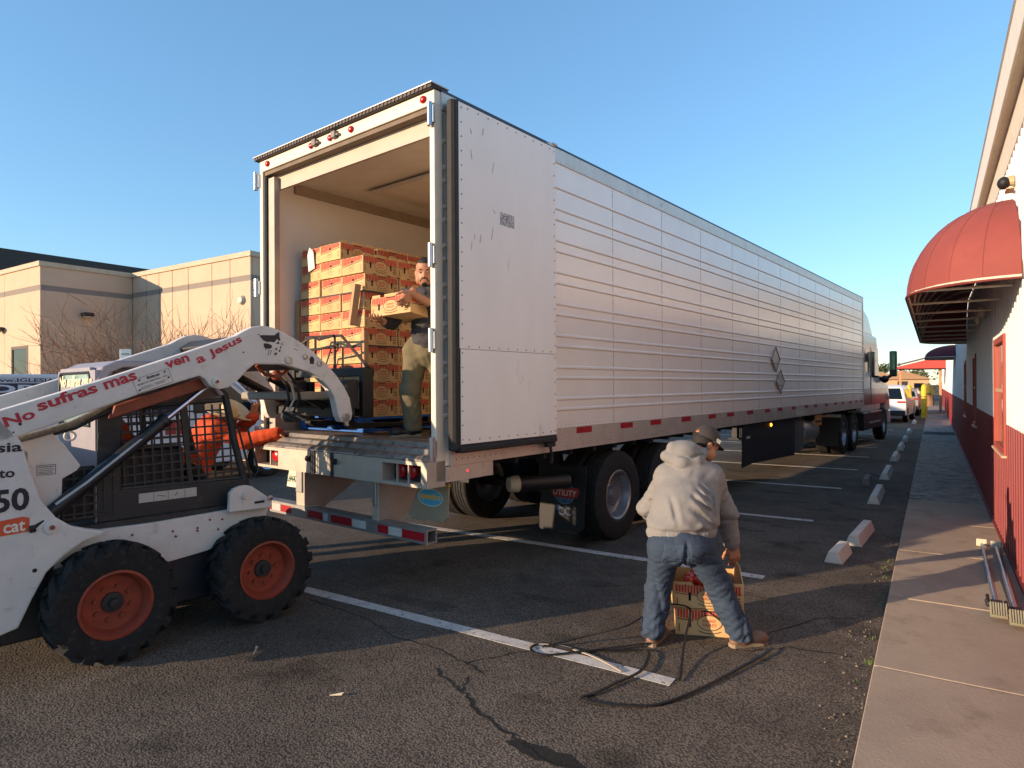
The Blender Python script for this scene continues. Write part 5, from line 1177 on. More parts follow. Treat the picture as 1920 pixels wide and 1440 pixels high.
def join_meshes(name, mes, m, parent, vox=.0046):
    V, Fs = [], []
    for me in mes:
        o = len(V); V += [tuple(v.co) for v in me.vertices]; Fs += [[i+o for i in p.vertices] for p in me.polygons]; bpy.data.meshes.remove(me)
    me = bpy.data.meshes.new(name); me.from_pydata(V, [], Fs); me.update(); o = bpy.data.objects.new('tmp', me); COL.objects.link(o)
    rm_ = o.modifiers.new('r', 'REMESH'); rm_.mode = 'VOXEL'; rm_.voxel_size = vox; rm_.use_smooth_shade = True
    sm_ = o.modifiers.new('s', 'SMOOTH'); sm_.factor = .5; sm_.iterations = 2
    me2 = bpy.data.meshes.new_from_object(o.evaluated_get(bpy.context.evaluated_depsgraph_get())); bpy.data.objects.remove(o); bpy.data.meshes.remove(me)
    # keep the largest connected surface
    bm = bmesh.new(); bm.from_mesh(me2); seen = set(); best = []
    for v in bm.verts:
        if v.index in seen: continue
        st = [v]; comp = []; seen.add(v.index)
        while st:
            q = st.pop(); comp.append(q)
            for e in q.link_edges:
                w = e.other_vert(q)
                if w.index not in seen: seen.add(w.index); st.append(w)
        if len(comp) > len(best): best = comp
    keep = set(v.index for v in best); bmesh.ops.delete(bm, geom=[v for v in bm.verts if v.index not in keep], context='VERTS'); bm.to_mesh(me2); bm.free()
    me2.name = name; me2.polygons.foreach_set('use_smooth', [True]*len(me2.polygons)); return link(name, me2, m, parent)
def hand(wrist, fwd, palm, curl=.5, right=True, sc=1.0, spread=.06):
    """palm and five fingers; fwd = wrist to knuckles, palm = palm normal"""
    f = Vector(fwd).normalized(); n = Vector(palm); n = (n-f*n.dot(f)).normalized(); s = f.cross(n)*(1 if right else -1)   # s points to the thumb side
    w = Vector(wrist)
    def P(a, b, c): return tuple(w+sc*(f*a+s*b+n*c))
    pr = [('c', P(-.03, 0, 0), P(.0, 0, 0), .026*sc, .026*sc), ('c', P(.015, .022, 0), P(.078, .028, -.004), .016*sc, .013*sc), ('c', P(.015, .0, 0), P(.082, .006, -.005), .017*sc, .013*sc), ('c', P(.015, -.016, 0), P(.078, -.015, -.004), .016*sc, .012*sc), ('c', P(.012, -.028, 0), P(.070, -.034, -.002), .014*sc, .011*sc)]
    fing = []
    for (b, L_, dz) in ((.029, .072, .0), (.007, .080, 0), (-.015, .074, 0), (-.035, .058, 0)):
        a0 = Vector((.080 if b > -.03 else .070, b, 0)); ang = curl*.6; p = a0; chain = [p]
        for k, l in enumerate((.45, .32, .23)):
            p = p+Vector((math.cos(ang)*L_*l, b*spread*2*l, math.sin(ang)*L_*l)); chain.append(p); ang += curl*.8
        for k in range(3): fing.append(('c', P(*chain[k]), P(*chain[k+1]), (.0095-.0008*k)*sc, (.0088-.0009*k)*sc, .006))
    t0 = Vector((.018, .030, .004)); t1 = Vector((.045, .058, .012)); t2 = Vector((.072, .066, .020+.02*curl)); t3 = Vector((.092, .062, .03+.03*curl))
    th = [('c', P(*t0), P(*t1), .015*sc, .012*sc, .015), ('c', P(*t1), P(*t2), .0115*sc, .0105*sc, .006), ('c', P(*t2), P(*t3), .0105*sc, .0085*sc, .006)]
    allp = pr+fing+th; lo, hi = bounds(allp, .01)
    return grow('hand', lambda G: union(G, allp, .012), lo, hi, .0042*sc, None, None)
m_skin_p = mat('skin_tan', 'a97659', .55, var=.08, vscale=20); m_skin_d = mat('skin_brown', '9a6044', .55, var=.08, vscale=20)
m_hair = mat('black_hair', '17120f', .7, var=.3, vscale=60, bump=.6, bscale=140)
m_eye = mat('eye_dark', '120c0a', .2); m_eyew = mat('eye_white', '8f7f72', .4)
# ---------------------------------------------------------------- bending man in the hoodie
p1 = thing('person', 'person in grey hoodie, jeans and dark cap bending over the tomato boxes', 'person', (-1.36, 4.38, 0))
O1 = np.array([-1.36, 4.38, 0])
def J(x, y, z): return np.array([x, y, z])-O1
hipL, hipR = J(-1.53, 4.225, .66), J(-1.345, 4.345, .66); knL, knR = J(-1.60, 4.30, .355), J(-1.235, 4.47, .375); anL, anR = J(-1.605, 4.20, .085), J(-1.10, 4.47, .085)
wa = J(-1.455, 4.33, .80); shL, shR = J(-1.635, 4.535, 1.09), J(-1.335, 4.70, 1.085); neck = J(-1.485, 4.70, 1.215)
def mid(a, b, t=.5): return a+(b-a)*t
jp = [('c', hipL, hipR, .110, .108), ('c', mid(hipL, hipR)+np.array([0, 0, .04]), wa, .125, .12), ('c', hipL, knL, .105, .083, .05), ('c', knL, anL, .083, .074, .04), ('c', hipR, knR, .108, .085, .05), ('c', knR, anR, .085, .078, .04), ('e', mid(hipL, hipR)+np.array([.022, -.035, .01]), (.150, .105, .105), None, .06)]
lo, hi = bounds(jp)
def jeans_f(P):
    d = union(P, jp, .045)
    low = np.clip((.62-P[..., 2])/.4, 0, 1)
    d = d+folds(P, .0048, 3, (.8, .8, 1.35), 80)*(.35+low)+.006*np.sin(P[..., 2]*85+6*np.sin(P[..., 0]*14))*np.clip((.26-P[..., 2])/.2, 0, 1)
    s_ = P @ RD_; c0 = float(mid(hipL, hipR) @ RD_); d = d+.014*np.exp(-((s_-c0)/.012)**2)*np.clip((P[..., 2]-.5)/.06, 0, 1)*np.clip((.75-P[..., 2])/.05, 0, 1)
    kk = np.exp(-((P[..., 2]-.36)/.09)**2)+np.exp(-((P[..., 2]-.58)/.06)**2)*.8
    for ph_, dx_, fz in ((0, 28., 105.), (1.7, -34., 80.)): d = d+.011*kk*np.maximum(0, 1-1.6*np.abs(np.sin(.5*(P[..., 2]*fz+s_*dx_+1.6*np.sin(s_*19+ph_*3)+ph_))))**1.5*(.5+.5*np.sin(s_*40+P[..., 2]*17+ph_*5))
    return np.maximum(d, .045-P[..., 2])
RD_ = np.array([.837, .547, 0.])
m_jean = mat('blue_denim', '2c3b4e', .85, var=.16, vscale=9, bump=.3, bscale=180, col2='43566c', thr=.62, soft=.3)
jo = grow('jeans', jeans_f, np.maximum(lo, [-9, -9, .03]), np.minimum(hi, [9, 9, .86]), .0085, m_jean, p1)
for sx in (-1, 1):
    cc = float(mid(hipL, hipR) @ RD_)+sx*.085
    def pock(P, cc=cc, sx=sx):
        u_ = (P @ RD_)-cc; z_ = P[..., 2]-.645; v_ = P @ np.array([-.547, .837, 0]); lim = np.maximum(np.abs(u_+sx*.12*z_)-.062, np.maximum(z_-.065, np.maximum(-.075-z_, -(z_+.095)+.45*np.abs(u_)-.0)))
        dd = jeans_f(P); return np.maximum(np.maximum(dd-.0035, -dd-.004), np.maximum(lim, v_-float(mid(hipL, hipR) @ np.array([-.547, .837, 0]))+.02))
    cP = mid(hipL, hipR)+RD_*sx*.085; grow('back_pocket', pock, cP-np.array([.16, .2, .13]), cP+np.array([.16, .05, .11]), .005, mat('denim_pocket', '324255', .85, var=.12, vscale=12, bump=.3, bscale=180), jo)
elL, wrL = J(-1.79, 4.60, .84), J(-1.70, 4.90, .56); elR, wrR = J(-1.275, 4.79, .83), J(-1.245, 4.845, .60)
VD = np.array([-.547, .837, 0.]); RD = np.array([.837, .547, 0.]); UD = np.array([0, 0, 1.])
hp = [('c', wa+RD*-.115+np.array([0, 0, -.05]), shL+RD*.055+np.array([0, 0, -.035]), .116, .112), ('c', wa+RD*.125+np.array([0, 0, -.05]), shR+RD*-.055+np.array([0, 0, -.035]), .114, .112), ('c', wa-VD*.01, mid(shL, shR)-VD*.02+np.array([0, 0, .02]), .152, .132, .10), ('c', shL+RD*.02, shR-RD*.02, .095, .095, .06),
      ('e', mid(wa, mid(shL, shR), .35)-VD*.03, (.172, .175, .16), None, .10)]
hs_ = [('c', shL+RD*.03, elL, .080, .066, .05), ('c', elL, wrL, .070, .052, .04), ('c', shR-RD*.02, elR, .082, .068, .05), ('c', elR, wrR, .072, .052, .04), ('c', wrR+np.array([0, 0, .03]), wrR+np.array([0, 0, -.005]), .050, .047, .01)]
hc_ = J(-1.485, 4.54, 1.262)
hh_ = [('c', hc_+RD*-.125+VD*.06+UD*-.02, hc_+RD*-.03-VD*.015+UD*-.062, .042, .056, .02), ('c', hc_+RD*-.03-VD*.015+UD*-.062, hc_+RD*.07+UD*-.055, .056, .052, .02), ('c', hc_+RD*.07+UD*-.055, hc_+RD*.15+VD*.09+UD*.0, .052, .040, .02), ('e', hc_+VD*.08+UD*.02, (.115, .11, .075), None, .03), ('c', hc_+RD*-.08+VD*.05+UD*.045, hc_+RD*.06+VD*.05+UD*.04, .042, .042, .02)]
lo, hi = bounds(hp+hs_+hh_)
def seg2(P, a, b):
    q = np.stack([P @ RD, P[..., 2]], -1); a = np.array([a[0], a[1]]); b = np.array([b[0], b[1]]); d = b-a; t = np.clip(((q-a) @ d)/(d @ d), 0, 1); return np.linalg.norm(q-(a+t[..., None]*d), axis=-1), t
def hood_f(P):
    d = union(P, hp, .06)
    d = np.maximum(d, (.728+.03*(P @ RD)*.6-P[..., 2]))
    arms = union(P, hs_, .05)+folds(P, .0042, 8, (1, 1, 1.2), 70); d = smin(d, arms, .028)
    r0 = float(mid(wa, mid(shL, shR), .55) @ RD); z0 = float(mid(wa, mid(shL, shR), .55)[2])
    for (x0, z_, x1, z1, A, w) in ((-.02, .06, .13, -.075, .020, .016), (.03, .09, .14, -.03, .016, .014), (.07, .11, .145, .01, .016, .013), (-.06, -.01, .12, -.13, .010, .02), (.02, -.10, .14, -.16, .010, .016), (.16, .10, .135, -.12, .016, .014), (-.15, .06, -.13, -.14, .010, .016), (-.04, .13, .06, .15, .006, .02)):
        ds, t = seg2(P, (r0+x0, z0+z_), (r0+x1, z0+z1)); d = d+A*np.exp(-(ds/w)**2)*np.sin(np.pi*np.clip(t, .02, .98))**.6-A*.55*np.exp(-((ds-w*1.9)/w)**2)*np.sin(np.pi*np.clip(t, 0, 1))
    d = d+folds(P, .0022, 8, (1, 1, .8), 45)
    d = d-.010*np.exp(-((P[..., 2]-.825-.02*np.sin((P @ RD)*30))/.03)**2)
    d = d+.009*np.exp(-((P[..., 2]-.782)/.011)**2)+.0022*np.sin((P @ RD)*260)*(np.abs(P[..., 2]-.752) < .022)
    hood = union(P, hh_, .025); cut = union(P, [('c', hc_+RD*-.10-VD*.03+UD*.004, hc_+RD*.02-VD*.055+UD*-.016, .010, .014), ('c', hc_+RD*.02-VD*.055+UD*-.016, hc_+RD*.13+VD*.02+UD*-.008, .014, .010)], .01); hood = np.maximum(hood, -cut)
    d = np.minimum(d, hood)*.5+smin(d, hood, .012)*.5
    return d
m_hood = mat('heather_grey_fleece', '7e7c7a', .95, var=.05, vscale=30, bump=.35, bscale=160)
grow('hoodie', hood_f, lo, hi, .0085, m_hood, p1)
hdc = J(-1.44, 4.845, 1.300); hfw = Vector((.55, .62, -.50))
hm, R1 = head(p1, hdc, hfw, (.15, .3, 1), 1.02)
neck_me = grow('neck', lambda P: union(P, [('c', hdc+np.array([-.03, -.04, -.03]), neck+np.array([0, 0, -.06]), .06, .065)]), np.minimum(neck, hdc)-.2, np.maximum(neck, hdc)+.12, .012, None, None)
hR_ = hand(tuple(wrR+np.array([.004, .01, -.03])), (.10, .10, -1), (-.6, .75, 0), .45, False, 1.05); hL_ = hand(tuple(wrL+np.array([.01, .02, -.03])), (.3, .5, -.8), (.8, 0, .3), .5, True, 1.05)
join_meshes('body', [hm, neck_me, hR_, hL_, inner(jp+hp+hs_, .026)], m_skin_p, p1)
# hair fringe under the cap and the cap itself
grow('hair', lambda P: np.maximum(sd_ell((P-hdc) @ R1, (0, -.018, .030), (.083, .094, .090)), np.maximum(((P-hdc) @ R1)[..., 1]-.03, -((P-hdc) @ R1)[..., 2]-.045)), hdc-.15, hdc+.15, .009, m_hair, p1)
m_cap = mat('charcoal_cap', '3a3432', .85, var=.12, vscale=14, bump=.3, bscale=120)
def cap_f(P):
    q = (P-hdc) @ R1; s = sd_ell(q, (0, -.008, .045), (.094, .110, .112)); d = np.maximum(s, -(s+.010)); d = np.maximum(d, .038-q[..., 2]-.15*np.minimum(q[..., 1], 0)*0-.12*q[..., 1]*0)
    arch = np.sqrt((q[..., 0]/1.0)**2+((q[..., 2]-.035)/1.25)**2)-.036; hole = np.maximum(arch, q[..., 1]+.05); return np.maximum(d, -hole)
cpo = grow('cap', cap_f, hdc-.16, hdc+.18, .006, m_cap, p1)
bm_ = MB(); n = 14; V = []
for i in range(n+1):
    a = math.pi*(i/n); x = .088*math.cos(a); 
    for k, rr in enumerate((0, .35, .7, 1.0)):
        y = .088*math.sin(a)*.9+.0+rr*.075*math.sin(a)**.6; z = .045+.012*math.sin(a)-rr*.012-.35*x*x
        V.append(place(R1, hdc, (x, y, z)))
bm_.add(V, [(i*4+k, (i+1)*4+k, (i+1)*4+k+1, i*4+k+1) for i in range(n) for k in range(3)]); bo = bm_.build('cap_brim', m_cap, cpo, smooth=60); sol = bo.modifiers.new('thick', 'SOLIDIFY'); sol.thickness = .004
mb = MB(); xd = Vector(R1[:, 1]); zd = Vector(R1[:, 2]); xr = Vector(R1[:, 0]); c_ = Vector(place(R1, hdc, (.088, .035, .055)))
mb.add([tuple(c_+xr*.010+xd*a+zd*b-xr*abs(a)*.35) for a, b in ((-.02, -.012), (.02, -.012), (.02, .018), (-.02, .018))], [(0, 1, 2, 3)]); so_ = mb.build('cap_patch', mat('patch_white', 'd6d2c6', .7), cpo)
# jeans seams and pockets as raised stitch lines
m_stitch = mat('stitch', '6f7268', .9)
# shoes
def shoe(root, an, toe, m, sc=1.0):
    an, toe = np.array(an), np.array(toe); d = toe-an; d[2] = 0; L_ = np.linalg.norm(d); d /= L_
    pr = [('c', an+np.array([0, 0, .0]), an+d*.02*sc+np.array([0, 0, -.035]), .045*sc, .045*sc), ('c', an-d*.035*sc*1+np.array([0, 0, -.045]), an+d*.17*sc+np.array([0, 0, -.052]), .040*sc, .038*sc, .03), ('e', an+d*.15*sc+np.array([0, 0, -.045]), (.055*sc, .055*sc, .042*sc), None, .03)]
    lo, hi = bounds(pr); z0 = .0-root.location.z*0
    up = grow('shoe', lambda P: np.maximum(union(P, pr, .02), (an[2]-.082*sc)-P[..., 2]), lo, hi, .009, m, root)
    sole = MB(); s_ = np.array([-d[1], d[0], 0]); out_ = []
    for t, w in ((-.075, .02), (-.06, .036), (0, .038), (.08, .042), (.15, .05), (.19, .04), (.205, .015)): out_.append((an+d*t*sc+s_*w*sc)[:2])
    for t, w in ((.205, .015), (.19, .04), (.15, .05), (.08, .042), (0, .038), (-.06, .036), (-.075, .02)): out_.append((an+d*t*sc-s_*w*sc)[:2])
    sole.prism([tuple(q) for q in out_], 'z', an[2]-.0845*sc, an[2]-.060*sc); sole.build('sole', mat('sole_tan', '8a7a64', .8), up)
m_shoe = mat('brown_leather', '7a5a46', .6, var=.15, vscale=20)
shoe(p1, anR, J(-.95, 4.64, .085), m_shoe); shoe(p1, anL, J(-1.62, 4.42, .085), m_shoe)
# ---------------------------------------------------------------- man carrying a box inside the trailer
def T(x, y, z): return np.array(t2w(x, y, z))
B0 = T(-.70, .50, 1.302); MX = .05
p2 = thing('person', 'person in dark grey jacket and olive trousers carrying a tomato box in the trailer', 'person', tuple(B0))
def K(x, y, z): return T(x+MX, y, z)-B0
hipL, hipR = K(-.80, .44, 2.08), K(-.60, .55, 2.08); knL, knR = K(-.83, .38, 1.70), K(-.61, .56, 1.71); anL, anR = K(-.83, .42, 1.385), K(-.56, .64, 1.385)
pp = [('c', hipL, hipR, .115, .115), ('c', hipL, knL, .115, .085, .05), ('c', knL, anL, .090, .082, .04), ('c', hipR, knR, .115, .085, .05), ('c', knR, anR, .09, .082, .04), ('c', mid(hipL, hipR), mid(hipL, hipR)+np.array([0, 0, .12]), .15, .15)]
lo, hi = bounds(pp)
m_olive = mat('olive_trousers', '6a6148', .9, var=.14, vscale=9, bump=.3, bscale=150)
grow('trousers', lambda P: np.maximum(union(P, pp, .04)+folds(P, .0042, 44, (1.2, 1.2, .8), 55), .045-P[..., 2]), lo, hi, .0115, m_olive, p2)
wst = K(-.69, .50, 2.14); chs = K(-.66, .47, 2.45); sL, sR = K(-.80, .36, 2.56), K(-.53, .55, 2.56); nk = K(-.655, .44, 2.66)
eL, wL = K(-.86, .20, 2.33), K(-.80, .02, 2.325); eR, wR = K(-.44, .42, 2.42), K(-.50, .10, 2.55)
vp = [('c', wst, chs, .155, .16), ('c', sL, sR, .10, .10, .06), ('c', chs, mid(sL, sR), .15, .12, .06)]
m_vest = mat('quilted_grey_jacket', '38373a', .85, var=.12, vscale=12)
lo, hi = bounds(vp)
grow('vest', lambda P: np.maximum(np.maximum(union(P, vp, .05)-.010*np.abs(np.sin(P[..., 2]*42)) + folds(P, .004, 6), (.80-P[..., 2])), P[..., 2]-1.345+.0*P[..., 0]), lo, hi, .0115, m_vest, p2)
sp = [('c', sL, eL, .070, .060), ('c', eL, mid(eL, wL, .55), .058, .050, .03), ('c', sR, eR, .070, .060), ('c', eR, mid(eR, wR, .35), .056, .050, .03), ('c', nk+np.array([0, 0, -.10]), nk+np.array([0, 0, -.02]), .085, .072)]
lo, hi = bounds(sp)
m_shirt = mat('dark_navy_sleeves', '26272b', .9, var=.15, vscale=15)
grow('sleeves', lambda P: union(P, sp, .04)+folds(P, .004, 12), lo, hi, .0105, m_shirt, p2)
h2 = K(-.655, .41, 2.775); camdir = Vector((0, 0, 1.757))-Vector(T(-.605, .41, 2.775)); hm, R2 = head(p2, h2, (camdir.x*.9-.5, camdir.y+.6, -.9), (0, 0, 1), 1.04)
fa_ = grow('arms', lambda P: union(P, [('c', eL, wL, .050, .033), ('c', eR, wR, .048, .032), ('c', nk+np.array([0, 0, -.05]), h2+np.array([0, 0, -.04]), .058, .056)], .02), np.minimum(np.minimum(np.minimum(eL, eR), np.minimum(wL, wR)), nk)-.15, np.maximum(np.maximum(np.maximum(eL, eR), np.maximum(wL, wR)), h2)+.1, .012, None, None)
bxr = (T(-.3, 0, 0)-T(0, 0, 0))
hl_ = hand(tuple(wL+np.array([0, 0, 0])), tuple(T(.35, -.5, .05)-T(0, 0, 0)), (0, 0, 1), .35, True, 1.05); hr_ = hand(tuple(wR), tuple(T(-.25, -.6, -.75)-T(0, 0, 0)), tuple(T(-.9, -.2, 0)-T(0, 0, 0)), .5, False, 1.05)
join_meshes('body', [hm, fa_, hl_, hr_, inner(pp+vp+sp, .028)], m_skin_p, p2)
def hair_f(P):
    q = (P-h2) @ R2/1.04; d = np.maximum(sd_ell(q, (0, -.014, .052), (.0775, .0955, .0885)), .082-q[..., 2]-.75*np.maximum(.03-q[..., 1], 0)); return d
grow('hair', hair_f, h2-.16, h2+.17, .0075, m_hair, p2)
def goatee_f(P):
    q = (P-h2) @ R2/1.04; s = union(q, HEADP, .025)-.0035
    ring = np.abs(np.sqrt((q[..., 0]/.034)**2+((q[..., 2]+.066)/.030)**2)-1)*.03-.0045+.01*np.clip((-.066-q[...,2])/.02,0,1); chin = np.sqrt((q[..., 0]/.026)**2+((q[..., 2]+.095)/.020)**2)*.02-.02
    return np.maximum(np.maximum(s, np.minimum(ring, chin)), .05-q[..., 1])
grow('goatee', goatee_f, h2-.16, h2+.15, .005, m_hair, p2)
for sx in (-1, 1):
    mb = MB(); mb.sphere(place(R2, h2, (.032*sx*1.04, .087, .010)), .011, 10, 8); ey = mb.build('eye', m_eyew, p2, smooth=60)
    mb = MB(); mb.sphere(place(R2, h2, (.031*sx*1.04, .0955, .010)), .0052, 8, 6); mb.build('iris', m_eye, ey, smooth=60)
    mb = MB(); mb.tube([place(R2, h2, p) for p in ((.016*sx, .094, .030), (.034*sx, .092, .036), (.052*sx, .078, .031))], .0048, 6); mb.build('eyebrow', m_hair, p2)
m_boot = mat('black_boot', '171615', .5, var=.2)
shoe(p2, anL, K(-.95, .22, 1.385), m_boot, 1.05); shoe(p2, anR, K(-.6, .42, 1.385), m_boot, 1.05)
# the box in his arms: rear face towards the tailgate, tipped slightly
Rb = (Matrix.Rotation(TA+math.pi/2+.20, 3, 'Z') @ Matrix.Rotation(-.06, 3, 'X') @ Matrix.Rotation(.10, 3, 'Y')).to_euler()
o = carton(tuple(T(-.69, .22, 2.36)), 0, 'tomato box held in the arms of the man in the trailer', 'tomato boxes being carried', Rb)
# ---------------------------------------------------------------- man in orange with the straw hat
B3 = T(-2.95, -.42, 0)
p3 = thing('person', 'person in orange shirt and wide straw hat leaning on the trailer tail', 'person', tuple(B3))
def K3(x, y, z): return T(x, y, z)-B3
hL3, hR3 = K3(-3.02, -.62, .88), K3(-2.80, -.66, .88); sL3, sR3 = K3(-3.06, -.40, 1.33), K3(-2.72, -.46, 1.32); n3 = K3(-2.88, -.36, 1.36); hd3 = K3(-2.87, -.27, 1.405)
eR3, wR3 = K3(-2.52, -.26, 1.22), K3(-2.26, -.06, 1.29); eL3, wL3 = K3(-2.98, -.12, 1.28), K3(-2.74, -.05, 1.44)
up3 = [('c', mid(hL3, hR3), mid(sL3, sR3), .165, .15), ('c', sL3, sR3, .10, .10, .06), ('c', sR3, eR3, .085, .075, .05), ('c', eR3, wR3, .075, .058, .04), ('c', sL3, eL3, .085, .072, .05), ('c', eL3, wL3, .07, .055, .04), ('c', hL3, hR3, .14, .14, .05)]
lo, hi = bounds(up3)
m_oran = mat('orange_shirt', 'c8481a', .9, var=.10, vscale=10, bump=.2, bscale=120)
grow('orange_shirt', lambda P: np.maximum(union(P, up3, .05)+folds(P, .005, 21, (1,1,1), 70), .80-P[..., 2]), lo, hi, .0115, m_oran, p3)
lp = [('c', hL3, K3(-3.05, -.62, .48), .11, .085), ('c', K3(-3.05, -.62, .48), K3(-3.08, -.62, .08), .085, .07), ('c', hR3, K3(-2.76, -.66, .48), .11, .085), ('c', K3(-2.76, -.66, .48), K3(-2.74, -.66, .08), .085, .07), ('c', hL3, hR3, .13, .13)]
lo, hi = bounds(lp); grow('work_trousers', lambda P: np.maximum(union(P, lp, .04)+folds(P, .005, 2), .04-P[..., 2]), lo, hi, .013, mat('dark_work_trousers', '3a3630', .9, var=.12), p3)
hm, R3 = head(p3, hd3, tuple(T(.35, .9, -.35)-T(0, 0, 0)), (0, 0, 1), 1.0)
nk3 = grow('neck', lambda P: union(P, [('c', hd3+np.array([0, 0, -.03]), n3+np.array([0, 0, -.08]), .06, .065)]), np.minimum(n3, hd3)-.2, np.maximum(n3, hd3)+.15, .012, None, None)
h3a = hand(tuple(wL3), tuple(T(.15, .1, 1)-T(0, 0, 0)), tuple(T(1, .1, 0)-T(0, 0, 0)), .15, True, 1.05); h3b = hand(tuple(wR3), tuple(T(.6, .9, -.1)-T(0, 0, 0)), (0, 0, -1), .15, False, 1.0)
join_meshes('body', [hm, nk3, h3a, h3b, inner(up3+lp, .028)], m_skin_d, p3)
m_straw = mat('straw', 'cdb48a', .8, var=.10, vscale=30, bump=.6, bscale=160)
hatR = R3 @ np.array(Matrix.Rotation(.10, 3, 'X') @ Matrix.Rotation(.42, 3, 'Y'))
mb = MB(); n = 36; V = []
prof = [(.0, .165), (.035, .168), (.062, .155), (.080, .11), (.092, .05), (.098, .028), (.13, .024), (.18, .030), (.225, .045), (.228, .040), (.18, .024), (.13, .017), (.09, .020)]
for i in range(n):
    a = 2*math.pi*i/n
    for r_, z in prof:
        x, y = r_*math.cos(a)*.92, r_*math.sin(a)*1.06
        roll = .55*max(0, (r_-.11))*math.cos(a)**2 if r_ > .11 else 0
        dent = -.03*math.exp(-(x/.022)**2) if r_ < .07 else 0
        V.append(tuple(hd3+hatR @ np.array([x, y-.01, z+.055+roll+dent])))
m__ = len(prof); mb.add(V, [(i*m__+k, i*m__+k+1, ((i+1) % n)*m__+k+1, ((i+1) % n)*m__+k) for i in range(n) for k in range(m__-1)])
ht = mb.build('straw_hat', m_straw, p3, smooth=60)
mb = MB(); mb.tube([tuple(hd3+hatR @ np.array([.097*math.cos(a)*.92, .097*math.sin(a)*1.06-.01, .092])) for a in [2*math.pi*k/24 for k in range(24)]], .008, 6, closed=True); mb.build('hat_band', mat('hat_band', '9a7a52', .8), ht)
shoe(p3, K3(-3.08, -.62, .085), K3(-3.05, -.4, .085), m_boot); shoe(p3, K3(-2.74, -.66, .085), K3(-2.68, -.42, .085), m_boot)
# ---------------------------------------------------------------- loader driver behind the side screen
B4 = Vector(LO)+_hd*-.15
p4 = thing('person', 'person in orange work clothes seated in the loader cab behind the screen', 'person', tuple(B4), LYAW)
tp = [('c', (0, -.12, 1.12), (0, -.14, 1.42), .15, .14), ('c', (-.17, -.13, 1.47), (.17, -.13, 1.47), .075, .075, .05), ('c', (.19, -.12, 1.45), (.24, .08, 1.22), .065, .055, .04), ('c', (.24, .08, 1.22), (.19, .32, 1.20), .052, .042, .04), ('c', (-.19, -.12, 1.45), (-.24, .08, 1.22), .065, .055, .04), ('c', (-.24, .08, 1.22), (-.19, .32, 1.20), .052, .042, .04)]
lo, hi = bounds(tp); grow('orange_jacket', lambda P: union(P, tp, .05)+folds(P, .004, 31), lo, hi, .014, m_oran, p4)
tp2 = [('c', (.10, -.05, 1.13), (.15, .40, 1.17), .085, .07), ('c', (.15, .40, 1.17), (.15, .52, .95), .068, .055), ('c', (-.10, -.05, 1.13), (-.15, .40, 1.17), .085, .07), ('c', (-.15, .40, 1.17), (-.15, .52, .95), .068, .055)]
lo, hi = bounds(tp2); grow('work_trousers', lambda P: union(P, tp2, .04)+folds(P, .004, 33), lo, hi, .014, mat('dark_work_trousers', '3a3630', .9, var=.12), p4)
hm, R4 = head(p4, (0, -.10, 1.66), (0, 1, -.1), (0, 0, 1), .98)
nk4 = grow('neck', lambda P: union(P, [('c', np.array((0, -.11, 1.64)), np.array((0, -.13, 1.48)), .055, .06)]), (-.1, -.25, 1.4), (.1, .0, 1.7), .013, None, None)
h4 = [hand((sx*.19, .32, 1.20), (0, 1, .1), (0, 0, -1), .8, sx < 0, .95) for sx in (-1, 1)]
join_meshes('body', [hm, nk4, inner(tp+tp2, .022)]+h4, m_skin_d, p4, .006)
for sx in (-1, 1): grow('work_glove', lambda P: union(P, [('c', np.array((sx*.19, .34, 1.20)), np.array((sx*.19, .43, 1.19)), .045, .05), ('c', np.array((sx*.15, .36, 1.21)), np.array((sx*.15, .42, 1.22)), .02, .018)], .02), (sx*.19-.12, .25, 1.1), (sx*.19+.12, .52, 1.3), .01, m_oran, p4)
grow('hair', lambda P: np.maximum(sd_ell(P-np.array((0, -.115, 1.72)), (0, 0, 0), (.08, .095, .088)), 1.69-P[..., 2]), (-.12, -.25, 1.6), (.12, .02, 1.85), .009, m_hair, p4)
# ================================================================ beige building at the left
m_beige = mat('beige_stucco_wall', 'c6ab91', .9, var=.05, vscale=2, bump=.25, bscale=60); m_band = mat('grey_band', '857b72', .85, var=.05); m_capb = mat('parapet_cap', 'b8a78e', .7)
bl_ = thing('beige_building', 'beige stucco commercial building with grey band behind the bare trees', 'building', (0, 0, 0))
bx('left_block', (-36, 7.23, 0), (-19.03, 22, 4.9), m_beige, bl_); bx('right_block', (-19.0, 9.49, 0), (-13.60, 22, 4.9), m_beige, bl_)
jx = [-18.98, -18.25, -17.59, -16.93, -16.18, -15.13, -14.37, -13.55]
for a, b in zip(jx[:-1], jx[1:]):
    bx('wall_panel', (a+.012, 9.441, 0), (b-.012, 9.50, 4.30), m_beige, bl_); bx('wall_panel', (a+.012, 9.441, 4.44), (b-.012, 9.50, 4.88), m_beige, bl_); bx('band', (a+.012, 9.447, 4.30), (b-.012, 9.50, 4.44), m_band, bl_)
jx2 = [-36, -30, -26, -23.6, -22.4, -21.2]
for a, b in zip(jx2[:-1], jx2[1:]):
    bx('wall_panel', (a+.01, 7.179, 0), (b-.01, 7.24, 4.26), m_beige, bl_); bx('wall_panel', (a+.01, 7.179, 4.40), (b-.01, 7.24, 4.88), m_beige, bl_); bx('band', (a+.01, 7.185, 4.26), (b-.01, 7.24, 4.40), m_band, bl_)
bx('wall_panel', (-21.2, 7.179, 2.88), (-18.98, 7.24, 4.26), m_beige, bl_); bx('wall_panel', (-21.2, 7.179, 0), (-20.76, 7.24, 2.88), m_beige, bl_); bx('wall_panel', (-19.70, 7.179, 0), (-18.98, 7.24, 2.88), m_beige, bl_); bx('wall_panel', (-20.76, 7.179, 0), (-19.70, 7.24, .6), m_beige, bl_)
